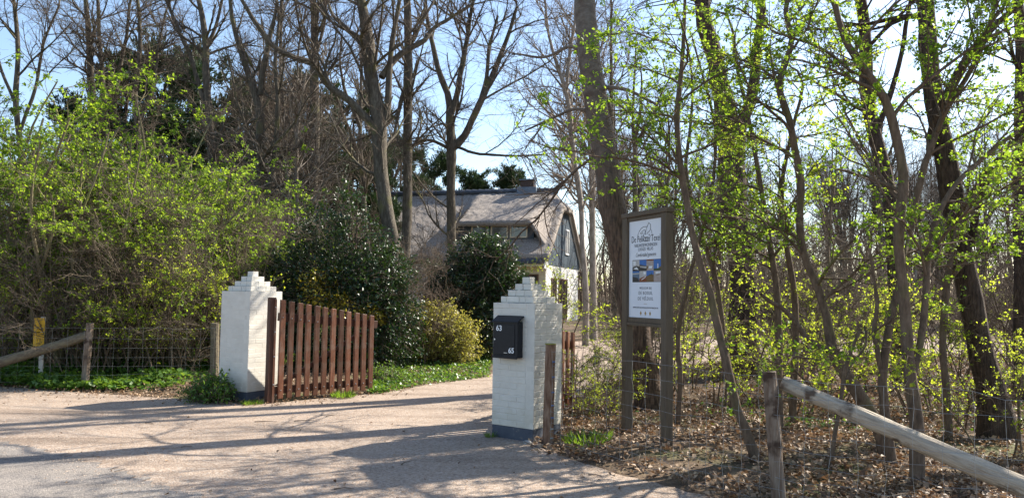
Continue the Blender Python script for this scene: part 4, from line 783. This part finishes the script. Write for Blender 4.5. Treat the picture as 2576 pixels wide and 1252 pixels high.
# ---- right wood: stems close behind the wire fence, many in young leaf
RW = [
    ('thick dark furrowed trunk standing right of the wooden sign', 14, [Ln((1880, 940, 84), (1872, 820, 74), (1862, 700, 70), (1848, 560, 66), (1842, 440, 68), (1836, 340, 66), (1812, 220, 46), (1785, 110, 42), (1768, 0, 40), top=13, k=34), Ln((1860, 330, 34), (1895, 240, 30), (1905, 120, 26), (1910, -20, 22), top=12)], 'barkfur', (26, 150, 900, 300), None),
    ('slim leaning stem with young leaves rising just left of the square fence post', 6.9, [Ln((1911, 1171, 27), (1880, 1090, 24), (1851, 1026, 22), (1826, 926, 21), (1806, 826, 20), (1786, 726, 19), (1752, 626, 19), (1730, 520, 18), (1712, 420, 16), (1704, 300, 14), (1712, 200, 12), (1720, 80, 10), (1722, -20, 8), top=5)], 'shrubbark', (22, 130, 900, 400), 'spring'),
    ('wavy dark stem in young leaf leaning up from the middle of the pale log', 7.2, [Ln((2231, 1156, 36), (2215, 1085, 34), (2170, 1010, 34), (2126, 950, 32), (2098, 885, 28), (2080, 800, 22), (2058, 726, 20), (2022, 640, 18), (2013, 560, 17), (2012, 440, 17), (1988, 310, 17), (1962, 215, 17), (1990, 110, 15), (1976, 40, 13), (1980, -20, 12), top=5, k=40), Ln((2098, 885, 18), (2040, 860, 15), (1985, 790, 13), (1940, 760, 11), (1915, 740, 8), dD=-.3, k=16)], 'shrubbark', (26, 150, 1100, 500), 'spring'),
    ('straight grey stem standing behind the pale log with leaves high up', 6.2, [Ln((2311, 1222, 38), (2302, 1076, 34), (2288, 930, 30), (2278, 820, 27), (2266, 676, 25), (2262, 560, 25), (2270, 440, 24), (2240, 290, 22), (2205, 215, 20), (2165, 160, 18), (2128, 110, 17), (2100, 30, 15), (2088, -20, 14), top=5, k=36), Ln((2290, 960, 20), (2318, 840, 18), (2330, 700, 16), (2352, 560, 15), (2400, 470, 13), (2470, 400, 12), (2560, 330, 10), dD=.3, k=24)], 'shrubbark', (26, 150, 1000, 500), 'spring'),
    ('pale grey stem curving up left of the straight grey stem', 6.7, [Ln((2250, 1205, 26), (2234, 1090, 24), (2222, 960, 22), (2232, 850, 20), (2250, 760, 18), (2285, 640, 17), (2300, 520, 16), (2330, 400, 15), (2380, 280, 13), (2440, 180, 12), (2490, 70, 10), (2510, -20, 9), top=5), Ln((2222, 960, 13), (2205, 880, 13), (2180, 1000, 12)[:3] if 0 else (2196, 830, 12), (2206, 760, 10), (2190, 640, 8), k=12)], 'shrubbark', (22, 130, 900, 400), 'spring'),
    ('leaning dark trunk far back between the wavy stem and the grey stem', 12.5, [Ln((2275, 1000, 40), (2262, 800, 37), (2250, 600, 35), (2236, 470, 35), (2200, 320, 34), (2180, 200, 34), (2170, 90, 30), (2160, -20, 27), top=12, k=30), Ln((2205, 330, 16), (2240, 240, 14), (2270, 120, 12), (2290, 0, 10), top=10)], 'barkfur', (24, 150, 1100, 500), None),
    ('largest trunk of the right wood leaning left with a swollen dark base', 8.4, [Ln((2515, 1108, 92), (2500, 1010, 70), (2484, 940, 62), (2458, 850, 56), (2435, 730, 55), (2418, 620, 55), (2398, 500, 54), (2372, 380, 50), (2345, 260, 46), (2334, 120, 44), (2330, -20, 40), top=11, k=36), Ln((2345, 390, 24), (2352, 300, 24), (2392, 220, 22), (2432, 150, 19), (2500, 70, 15), (2570, 10, 12), dD=-.8, k=20), Ln((2440, 620, 18), (2470, 480, 17), (2530, 380, 15), (2600, 300, 13), dD=-.5, k=14)], 'barkfur', (26, 140, 800, 300), 'spring'),
    ('dark straight trunk at the right edge of the wood', 11, [Ln((2566, 1010, 32), (2566, 800, 30), (2563, 600, 28), (2562, 400, 27), (2564, 200, 26), (2560, -20, 24), top=12)], 'barkfur', (24, 130, 900, 300), None),
    ('thin upright reddish stem right of the square fence post', 8.6, [Ln((1960, 1092, 22), (1958, 960, 20), (1957, 826, 18), (1950, 700, 16), (1930, 560, 14), (1905, 420, 12), (1880, 280, 10), (1850, 150, 8), (1830, 40, 6), top=5)], 'shrubbark', (20, 120, 800, 400), 'spring'),
    ('reddish brown stem behind the upper end of the pale log', 9.0, [Ln((1991, 1082, 19), (1997, 960, 18), (2002, 850, 17), (1996, 720, 15), (1975, 600, 13), (1965, 480, 11), (1990, 340, 9), (2020, 200, 7), top=4.5)], 'shrubbark', (18, 110, 750, 400), 'spring2'),
    ('thin dark stem between the straight grey stem and the largest trunk', 8.2, [Ln((2390, 1115, 19), (2380, 960, 17), (2372, 826, 16), (2385, 680, 15), (2420, 540, 14), (2470, 450, 12), (2540, 370, 11), (2600, 330, 9), top=3.5)], 'shrubbark', (18, 120, 800, 400), 'spring'),
    ('wispy stem leaning right in front of the pale log', 6.6, [Ln((2080, 1195, 13), (2100, 1100, 11), (2115, 1000, 10), (2125, 930, 9), (2150, 860, 8), (2175, 820, 7), (2178, 870, 5), (2150, 905, 4), k=22)], 'shrubbark', (8, 30, 160, 60), 'spring2'),
    ('slender leafy stem growing between the sign and the leaning slim stem', 8.8, [Ln((1705, 1075, 14), (1712, 960, 13), (1706, 860, 12), (1724, 740, 11), (1760, 600, 10), (1790, 480, 9), (1800, 330, 8), (1770, 200, 6), (1740, 90, 5), top=4.5)], 'shrubbark', (16, 100, 700, 400), 'spring'),
    ('leafy stem arching over the top of the sign', 9.4, [Ln((1850, 1060, 14), (1830, 900, 13), (1800, 700, 12), (1755, 560, 11), (1725, 430, 10), (1735, 330, 8), (1742, 220, 6), (1730, 110, 5))], 'shrubbark', (18, 110, 750, 400), 'spring')]
for i, (lab, D, lines, bk_, n_, lf) in enumerate(RW):
    big = bk_ == 'barkfur'; n_ = tuple(int(v * (.72 if not big else 1 if i in (0, 5) else .6) * (.6 if i in (12, 13) else 1)) for v in n_)
    hero('woodland_tree' if big else 'hawthorn', lab, 'tree', D, lines, M[bk_], n_, 60 + i, L1=(1.0, 3.0) if big else (.6, 1.9), L2=(.4, 1.1) if not big else (.5, 1.6), L3=(.12, .38), t0=.35 if big else .3, leaves=M[lf] if lf else None,
         leafsize=.033, per=10, flat=.45 if lf else .1, up=.02, r1max=.02 if not big else .035, thin=.0018 if not big else .0026)

# ---- prototypes of shrubs and wood trees that are repeated
def proto_multi(name, seed, nst, h, spread, bark, twigm, n, leaves=None, rad=.03, **kw):
    g = np.random.default_rng(seed); t = empty(name); ls = []
    for i in range(nst):
        a = g.uniform(0, 6.3); r0 = g.uniform(0, .35) * min(1, spread); x, y = math.cos(a) * r0, math.sin(a) * r0; k = 7; pts = [np.array([x, y, -.05])]; d = norm(np.array([math.cos(a) * .28 * spread, math.sin(a) * .28 * spread, 1.])); hh = h * g.uniform(.7, 1.05)
        for j in range(k - 1): d = norm(d + g.normal(size=3) * .13 + [0, 0, .05]); pts.append(pts[-1] + d * hh / (k - 1))
        r = rad * g.uniform(.6, 1.2); ls.append(resamp(pts, np.linspace(r, r * .25, k), 20))
    for o in (grow(t, ls, bark, twigm, n, g, leaves=leaves, trunk_name='stem', **kw),): pass
    for ch in t.children:
        if ch.name.startswith('limb'): ch.name = 'stem'
    return t
def place(protos, spots, label, cat, group, used=set()):
    """spots: (proto index, x, y, scale, own label or None)"""
    out = []
    for k_, x, y, sc, lab in spots:
        pr = protos[k_]; rz = random.uniform(0, 6.28)
        if pr.name not in used: used.add(pr.name); o = pr; o.location = (x, y, Hs(x, y)); o.rotation_euler = (0, 0, rz); o.scale = (sc,) * 3
        else: o = copy_tree(pr, (x, y, Hs(x, y)), rz, sc)
        tag(o, lab or label, cat, group); out.append(o)
    return out
random.seed(5)
hw = [proto_multi('hawthorn_shrub', 100 + i, 9, 3.9, .95, M['hedgebark'], M['twigl'], (64, 420, 2300), leaves=M[['hedge', 'hedge', 'spring'][i]], rad=.044, L1=(.6, 1.8), L2=(.3, .9), L3=(.12, .34), t0=.15, leafsize=.040, per=8 if i < 2 else 7.6, flat=.6, up=.03, thin=.0022, wob=.17) for i in range(3)]
def xy(px, D): return ((px - 1288) / F * D, D)
spots = []
for j, (px, D, k_, sc, lab) in enumerate([
    (-60, 13.2, 0, 1.25, 'leafy hawthorn at the left edge above the old log'), (70, 14.6, 1, 1.42, 'leafy hawthorn behind the marker post with the yellow plates'), (175, 13.0, 0, 1.05, 'hawthorn growing behind the thick leaning post'),
    (255, 15.2, 1, 1.42, 'tall hawthorn above the middle of the left wire netting'), (330, 13.6, 0, 1.0, 'hawthorn with several stems close behind the left wire netting'), (420, 15.0, 2, 1.2, 'yellow-green shrub in the middle of the left hedge'),
    (470, 13.9, 2, 1.0, 'lower bright shrub left of the grey green post'), (545, 15.6, 2, 1.0, 'bright yellow-green shrub reaching toward the left pillar'), (600, 17.5, 2, .95, 'airy leafy shrub behind the left pillar'),
    (-150, 16.5, 1, 1.35, 'hawthorn farthest out on the left edge'), (150, 17.5, 1, 1.3, 'deep-set hawthorn behind the marker post shrubs'), (380, 18.0, 0, 1.2, 'deep-set hawthorn behind the middle of the left hedge'), (20, 18.8, 0, 1.35, 'rear hawthorn high above the left edge of the hedge')]):
    x, y = xy(px, D); spots.append((k_, x, y, sc, lab))
place(hw, spots, None, 'shrub', 'hawthorns of the left hedge')
# leafy and bare undergrowth of the right wood
us = [proto_multi('leafy_sapling', 140 + i, 5, 2.2, 1.3, M['shrubbark'], M['twig'], (34, 200, 1100), leaves=M['spring2'], rad=.014, L1=(.3, .9), L2=(.2, .5), L3=(.08, .24), t0=.15, leafsize=.03, per=2.0 if i else 2.9, flat=.3, thin=.0016, wob=.2) for i in range(2)]
bs = [proto_multi('bare_shrub', 150 + i, 9, 2.6, 1.3, M['twigl'] if i else M['shrubbark'], M['twigl'] if i else M['twig'], (60, 320, 1800, 900), rad=.014, L1=(.4, 1.2), L2=(.25, .7), L3=(.12, .4), t0=.1, thin=.0022, wob=.2) for i in range(2)]
sp = [(0, *xy(1450, 9.3), .55, 'fresh leafy sapling sprawling behind the right end of the mailbox pillar'), (1, *xy(1520, 10.8), .6, 'thin sapling with sparse leaves left of the sign'), (0, *xy(1400, 10.6), .62, 'small sapling poking up behind the mailbox pillar'),
      (0, *xy(1530, 8.6), .45, 'low leafy sapling between the sign posts'), (0, *xy(1980, 9.2), .8, 'leafy sapling between the reddish stems'),
      (0, *xy(2080, 10.5), .9, 'leafy sapling behind the wavy dark stem'), (0, *xy(2440, 8.8), .8, 'leafy sapling at the foot of the largest trunk'), (1, *xy(2350, 10), 1.0, 'sparse sapling right of the straight grey stem'),
      (0, *xy(1790, 10.2), 1.05, 'leafy sapling filling the gap right of the sign'), (0, *xy(2180, 12), 1.1, 'tall leafy sapling deeper behind the log'), (0, *xy(2530, 7.4), .75, 'leafy sapling near the right edge'), (1, *xy(1720, 12.2), 1.1, 'sparse sapling deep behind the sign')]
place(us, sp, None, 'sapling', 'leafy saplings of the right wood')
place(us, [(0, *xy(p_, d_), s_, 'low leafy sapling ' + w_) for p_, d_, s_, w_ in [(10, 12.6, .95, 'above the old log at the left edge'), (120, 12.9, 1.1, 'beside the yellow marker plates'), (270, 12.7, 1.0, 'just right of the thick leaning post'), (345, 12.9, 1.15, 'behind the middle of the left netting'), (430, 13.3, 1.1, 'at the foot of the yellow-green shrub'), (500, 13.1, 1.0, 'just left of the grey green post'), (590, 14.2, 1.2, 'touching the back of the left pillar'), (620, 15.5, 1.2, 'farther back behind the left pillar'), (180, 14.2, 1.3, 'deeper behind the leaning post'), (390, 14.4, 1.3, 'deeper in the middle of the hedge')]], None, 'sapling', 'low saplings of the left hedge')
g = np.random.default_rng(77); sp = []
for i in range(44):
    D = 11 + 24 * g.uniform() ** 1.2; px = g.uniform(1560, 2900); x, y = xy(px, D)
    if inside(COARSE, np.array([x]), np.array([y]))[0]: continue
    sp.append((int(g.integers(0, 2)), x, y, g.uniform(.8, 1.3), None))
place(bs, sp, 'bare brown shrub with a tangle of twigs in the depth of the right wood', 'shrub', 'bare shrubs filling the right wood')
g = np.random.default_rng(78); sp = []
sp.append((0, *xy(1412, 27), 1.5, 'sparse yellow-leaved sapling before the white end wall of the house'))
for i in range(14):
    D = 22 + 16 * g.uniform(); px = g.uniform(1500, 2900); x, y = xy(px, D); sp.append((0, x, y, g.uniform(.8, 1.3), None))
sp = [s_ for s_ in sp if not inside(COARSE, np.array([s_[1]]), np.array([s_[2]]))[0]]
place(us, sp, 'pale green undergrowth sapling far behind the driveway bend', 'sapling', 'far green saplings of the wood')
sp = [(0, *xy(1065, 15.4), .95, 'bare brown shrub between the two dark hollies'), (1, *xy(1110, 19), 1.15, 'tangled bare shrub in front of the thatched house'), (1, *xy(650, 17.2), 1.2, 'bare shrub just behind the left pillar'), (0, *xy(700, 21), 1.5, 'taller bare shrub left of the big holly'), (1, *xy(1010, 23), 1.5, 'twiggy bare shrub below the dark straight trunk'), (0, *xy(880, 24), 1.7, 'bare shrub hidden among the pines and holly'),
      (0, *xy(1450, 20), .9, 'bare shrub beyond the driveway right of the house corner'), (1, *xy(1540, 23.5), 1.2, 'bare shrub beyond the drive behind the leaning trunk'),
      *[(k_, *xy(p_, d_), s_, 'leafless light-twigged shrub ' + w_) for k_, p_, d_, s_, w_ in [(1, 30, 12.9, 1.15, 'nearest the left edge of the hedge'), (1, 130, 13.4, 1.3, 'just right of the yellow marker plates'), (1, 215, 12.5, 1.0, 'low behind the thick leaning post'), (1, 300, 12.9, 1.35, 'in the first gap right of the leaning post'), (1, 380, 13.6, 1.3, 'behind the middle of the left netting'), (1, 450, 13.0, 1.0, 'low between netting middle and grey green post'), (1, 560, 14.3, 1.2, 'right behind the grey green post'), (1, 615, 16, 1.3, 'hidden mostly behind the left pillar')]],
      (0, *xy(-80, 20), 1.2, 'bare shrub under the rear hawthorns at the far left'), (1, *xy(90, 20.5), 1.2, 'tangled shrub behind the marker post hawthorns'), (0, *xy(240, 20.2), 1.15, 'bare shrub glimpsed behind the leaning post'), (1, *xy(400, 21), 1.2, 'tangled shrub behind the middle of the hedge'), (0, *xy(520, 20.5), 1.1, 'bare shrub under the swaying grey tree')]
sp = [s_ for s_ in sp if not inside(COARSE, np.array([s_[1]]), np.array([s_[2]]))[0]]
place(bs, sp, None, 'shrub', 'bare shrubs of the garden')

# bare wood behind: repeated trees
def proto_tree(seed, h, r, lean, bark, n):
    g = np.random.default_rng(seed); t = empty('bare_tree'); pts = [np.array([0, 0, -.1])]; d = norm(np.array([lean, 0, 1.]))
    for j in range(8): d = norm(d + g.normal(size=3) * .05 + [0, 0, .05]); pts.append(pts[-1] + d * h / 8)
    ls = [resamp(pts, np.linspace(r, r * .15, 9), 24)]
    for _ in range(3):
        i = int(g.integers(3, 6)); a = g.uniform(0, 6.3); q = pts[i].copy(); dd = norm(np.array([math.cos(a) * .6, math.sin(a) * .6, 1.])); pp = [q]; hh = (h - q[2]) * .8
        for j in range(5): dd = norm(dd + g.normal(size=3) * .12 + [0, 0, .06]); pp.append(pp[-1] + dd * hh / 5)
        ls.append(resamp(pp, np.linspace(r * .55, r * .1, 6), 24))
    grow(t, ls, bark, M['twig'], n, g, L1=(1.2, 3.8), L2=(.6, 1.8), L3=(.3, .9), t0=.22, thin=.0040, up=.06); return t
bt = [proto_tree(200, 12, .15, .1, M['bark'], (34, 220, 1700, 900)), proto_tree(201, 14, .19, -.05, M['bark'], (38, 240, 1900, 900)), proto_tree(202, 10, .10, .0, M['palebark'], (26, 180, 1300, 800)), proto_tree(203, 13, .13, -.12, M['bark'], (30, 200, 1700, 900))]
g = np.random.default_rng(90); sp = []
for i in range(78):
    D = 21 + 42 * g.uniform() ** .75; px = g.uniform(1520, 2900) if i < 62 or i % 3 else g.uniform(-300, 1000); 
    if px < 1000: D = g.uniform(30, 55)
    x, y = xy(px, D)
    if inside(COARSE, np.array([x]), np.array([y]))[0]: continue
    if px > 1000: sp.append((int(g.integers(0, 4)), x, y, g.uniform(.75, 1.15), None))
    else: sp.append((int(g.integers(0, 4)), x, y, g.uniform(.8, 1.2), 'bare crown rising behind the left hedge and the pines'))
place(bt, sp, 'slender bare tree standing deep in the wood right of the sign', 'tree', 'bare trees of the wood behind')
# trees of the same wood beyond the right edge of the frame: their shade falls over the drive
lt = proto_tree(210, 13, .17, .05, M['bark'], (9, 34, 70, 10))
for x, y, sc in [(8.6, 9.6, 1.0), (12.5, 10.5, 1.05), (10.4, 4.6, 1.0)]:
    o = lt if (x, y) == (8.6, 9.6) else copy_tree(lt, (x, y, 0), x * 3, sc); o.location = (x, y, 0); tag(o, 'bare tree of the same wood at or beyond the right edge of the picture', 'tree', 'bare trees beyond the right edge')
o = None

# ---- hollies
def leafy_mass(name, label, cat, cx, cy, blobs, nleaf, m, bark, seed, size=.05, stems=8, m2=None, frac2=0, box2=None, tilt=.7, group=None, shell=.55, wid=.6):
    """evergreen: stems, branches that reach through the crown volume, leaves clustered on short shoots"""
    g = np.random.default_rng(seed); t = empty(name, (cx, cy, 0), 0, label, cat, group); bl = np.array(blobs, float); vol = bl[:, 3] * bl[:, 4] * bl[:, 5]
    nsh = nleaf // 9; k = g.choice(len(bl), nsh, p=vol / vol.sum()); d = norm(g.normal(size=(nsh, 3))); r = g.uniform(shell ** 3, 1, nsh) ** (1 / 3) * (1 + .16 * np.sin(d[:, 0] * 7 + k) * np.cos(d[:, 2] * 6 + k * 2)) * g.choice([1, 1, 1, 1.18], nsh)
    c = bl[k, :3] + d * r[:, None] * bl[k, 3:6]; c = c[c[:, 2] > .04]; n_ = len(c); dirs = norm(c - np.array([0, 0, bl[:, 2].mean()]) + g.normal(size=c.shape) * .5 + [0, 0, .4])
    L = g.uniform(.08, .26, n_)[:, None]; sh = np.stack([c - dirs * L, c, c + dirs * L * .5], 1)
    V, Fq = tubes(sh, np.full((n_, 3), .003) * [1.3, 1, .6], 3); tag(link('twigs', mesh('twigs', V, [Fq], M['twig']), t), kind='stuff')
    ls = []
    for i in range(stems):
        q = c[g.integers(0, n_)]; b0 = np.array([g.normal() * .2, g.normal() * .15, -.05]); mid = np.array([q[0] * .5 + g.normal() * .1, q[1] * .5, q[2] * .55]); ls.append(resamp([b0, mid, q], [.035, .022, .008], 12))
    Pp = np.stack([a for a, b in ls]); Rp = np.stack([b for a, b in ls]); V, Fq = tubes(Pp, Rp, 7); link('stems', mesh('stems', V, [Fq], bark, True), t)
    sz = float(bl[:, 3:6].max()); a1, b1 = spawn(Pp, Rp, stems * 10, .2, 1, .4, 1.1, (.25 * min(1, sz), .8 * min(1, sz)), 5, .15, .04, .5, .004, 0, g); V, Fq = tubes(a1, b1, 4); tag(link('branches', mesh('branches', V, [Fq], bark, True), t), kind='stuff')
    p, dd = along(sh, 9, g, .1, .025); dd = norm(dd + g.normal(size=dd.shape) * .5)
    two = np.zeros(len(p), bool)
    if m2: two = (noise2(p[:, 0] * 2.4, p[:, 2] * 2.4, seed) > .18) & (g.uniform(size=len(p)) < frac2)
    if box2 is not None: two &= (p[:, 0] > box2[0]) & (p[:, 0] < box2[1]) & (p[:, 2] > box2[2]) & (p[:, 2] < box2[3])
    V, F3 = leafset(p[~two], dd[~two], size, g, tilt=tilt, wid=wid, fold=.35); tag(link('leaves', mesh('leaves', V, [F3], m), t), kind='stuff')
    if two.any(): V, F3 = leafset(p[two], dd[two], size, g, tilt=tilt, wid=wid, fold=.3); tag(link('yellow_leaves', mesh('leaves', V, [F3], m2), t), kind='stuff')
    return t
M['yleaf'] = leafmat('yellow_holly_leaf', (.30, .24, .02), (.48, .38, .05), (.4, .32, .02), (.6, .5, .05), .3, .5, .3)
x, y = xy(860, 14.6)
leafy_mass('holly_bush', 'large dark glossy holly behind the open gate', 'bush', x, y, [(-.15, .1, 1.0, 1.35, .9, 1.1), (-.7, .2, 1.7, .8, .7, .8), (.45, .1, 1.55, .85, .7, .75), (-.35, .1, 2.6, .4, .4, .6), (.3, .1, 2.45, .5, .4, .55), (.05, .2, 3.15, .3, .3, .45), (-.75, .3, 2.5, .35, .35, .4), (.85, .3, 1.9, .5, .4, .55), (.85, .2, .8, .7, .6, .8), (-1.15, .5, 1.2, .6, .6, 1.1)], 46000, M['holly'], M['shrubbark'], 301, size=.066, stems=12, m2=M['yleaf'], frac2=.55, box2=(-.7, .9, .9, 1.9))
x, y = xy(1195, 17.4)
leafy_mass('holly_bush', 'dark glossy holly behind the mailbox pillar below the dormer', 'bush', x, y, [(0, 0, 1.0, 1.05, .8, 1.0), (-.35, 0, 1.6, .8, .7, .7), (.45, 0, 1.7, .75, .6, .7), (.1, 0, 2.35, .6, .5, .45), (.5, 0, 2.45, .36, .35, .3), (.6, -.1, 1.9, .42, .4, .45), (.62, -.1, 1.2, .42, .4, .6), (.15, 0, 2.6, .38, .35, .28)], 44000, M['holly'], M['shrubbark'], 302, size=.066, stems=9)
x, y = xy(1105, 15.9)
leafy_mass('variegated_shrub', 'rounded yellow variegated shrub beside the drive', 'bush', x, y, [(0, 0, .55, .68, .6, .58), (-.32, 0, .95, .38, .35, .35), (.28, -.1, .6, .5, .4, .5), (.66, -.15, .78, .22, .2, .2), (.1, 0, 1.15, .28, .25, .2), (.55, -.1, .35, .4, .3, .3)], 15000, M['vholly'], M['shrubbark'], 303, size=.05, stems=7, m2=M['yleaf'], frac2=.35)
x, y = xy(1290, 24)
leafy_mass('conifer_shrub', 'dark green shrub low behind the mailbox pillar', 'bush', x, y, [(0, 0, .9, .8, .7, .9)], 4000, M['needle'], M['shrubbark'], 304, size=.07, stems=4)
x, y = xy(556, 10.7)
leafy_mass('fern_clump', 'dark low green clump at the foot of the left pillar', 'plant', x, y - .25, [(0, 0, .08, .3, .22, .26), (.15, -.1, .05, .22, .18, .2)], 3200, M['ivy'], M['shrubbark'], 305, size=.05, stems=3, wid=.5)
x, y = xy(980, 12.8)
leafy_mass('fern_clump', 'soft green fern-like clump right beyond the end of the open gate', 'plant', x, y, [(0, 0, .06, .35, .25, .22)], 1600, M['ivy'], M['shrubbark'], 306, size=.045, stems=2, wid=.4)

# ---- pines
def pine(seed, h, w_, label):
    g = np.random.default_rng(seed); t = empty('pine_tree'); pts = [np.array([g.normal() * .1 * j * .3, 0, h * j / 8 - .1]) for j in range(9)]; tr = resamp(pts, np.linspace(.22, .04, 9), 20)
    V, Fq = tubes(tr[0][None], tr[1][None], 8); link('trunk', mesh('trunk', V, [Fq], M['barkfur'], True), t)
    a1, b1 = spawn(tr[0][None], tr[1][None], 70, .15, .99, 1.0, 1.5, (w_ * .8, w_ * 1.2), 6, .12, .07, .4, .015, .2, g, .05); a2, b2 = spawn(a1, b1, 420, .25, 1, .4, 1.0, (.5, 1.3), 4, .15, .12, .6, .008, .1, g)
    V, Fs = merge([tubes(a1, b1, 4), tubes(a2, b2, 3)]); tag(link('branches', mesh('branches', V, Fs, M['barkfur']), t), kind='stuff')
    p, d = along(a2, 80, g, .05, .13); d = norm(d * .7 + [0, 0, .5]); V, F3 = leafset(p, d, .30, g, tilt=.55, wid=.26, fold=.2); tag(link('needles', mesh('needles', V, [F3], M['needle']), t), kind='stuff'); return t
pp = [pine(400, 13, 2.6, ''), pine(401, 11, 3.0, '')]
sp = [(0, *xy(385, 41), 1.12, 'tall dark pine behind the left hedge'), (1, *xy(520, 38), 1.08, 'broad dark pine behind the swaying grey tree'), (0, *xy(640, 42), .98, 'dark pine behind the crooked paired stems'), (1, *xy(770, 39), 1.02, 'dark pine left of the straight bare trunk'),
      (1, *xy(880, 42), 1.04, 'dark pine above the big holly'), (0, *xy(300, 44), 1.1, 'dark pine seen through the hedge at the left'), (1, *xy(1010, 50), .95, 'low dark conifer left of the thatched roof'), (1, *xy(1090, 56), .96, 'dark conifer just showing over the left end of the roof'),
      (0, *xy(1195, 60), .83, 'dark conifer top behind the ridge left of the chimney'), (0, *xy(1275, 62), .87, 'dark conifer top behind the chimney'), (1, *xy(700, 50), 1.05, 'rear pine in the dark gap behind the bare trunks'), (1, *xy(450, 50), 1.15, 'rear pine between the left tall pines'), (0, *xy(180, 42), .9, 'shorter pine far left behind the hawthorns'), (0, *xy(940, 36), .62, 'small dark conifer by the left end of the house')]
place(pp, sp, None, 'tree', 'dark pines behind the garden')

# far wood along the horizon: one mass nobody could count
g = np.random.default_rng(500); N = 2600; ang = g.uniform(-.85, .85, N); rr = g.uniform(62, 110, N); x = np.tan(ang) * rr; b = np.stack([x, rr, np.zeros(N)], 1)
hgt = g.uniform(3.5, 10, N); st = np.stack([b, b + np.stack([g.normal(size=N) * .3, g.normal(size=N) * .3, hgt * .5], 1), b + np.stack([g.normal(size=N) * .8, g.normal(size=N) * .8, hgt], 1)], 1); sr = g.uniform(.05, .12, N)[:, None] * np.array([1, .7, .2])
b1, c1 = spawn(st, sr, 16000, .15, 1, .3, 1.1, (1.2, 3.2), 3, .2, .05, .5, .018, 0, g); V, Fs = merge([tubes(st, sr, 4), tubes(b1, c1, 3)])
tag(link('distant_wood', mesh('distant_wood', V, Fs, M['twig'])), 'brownish mass of bare trees and twigs along the horizon', 'woodland', kind='stuff')
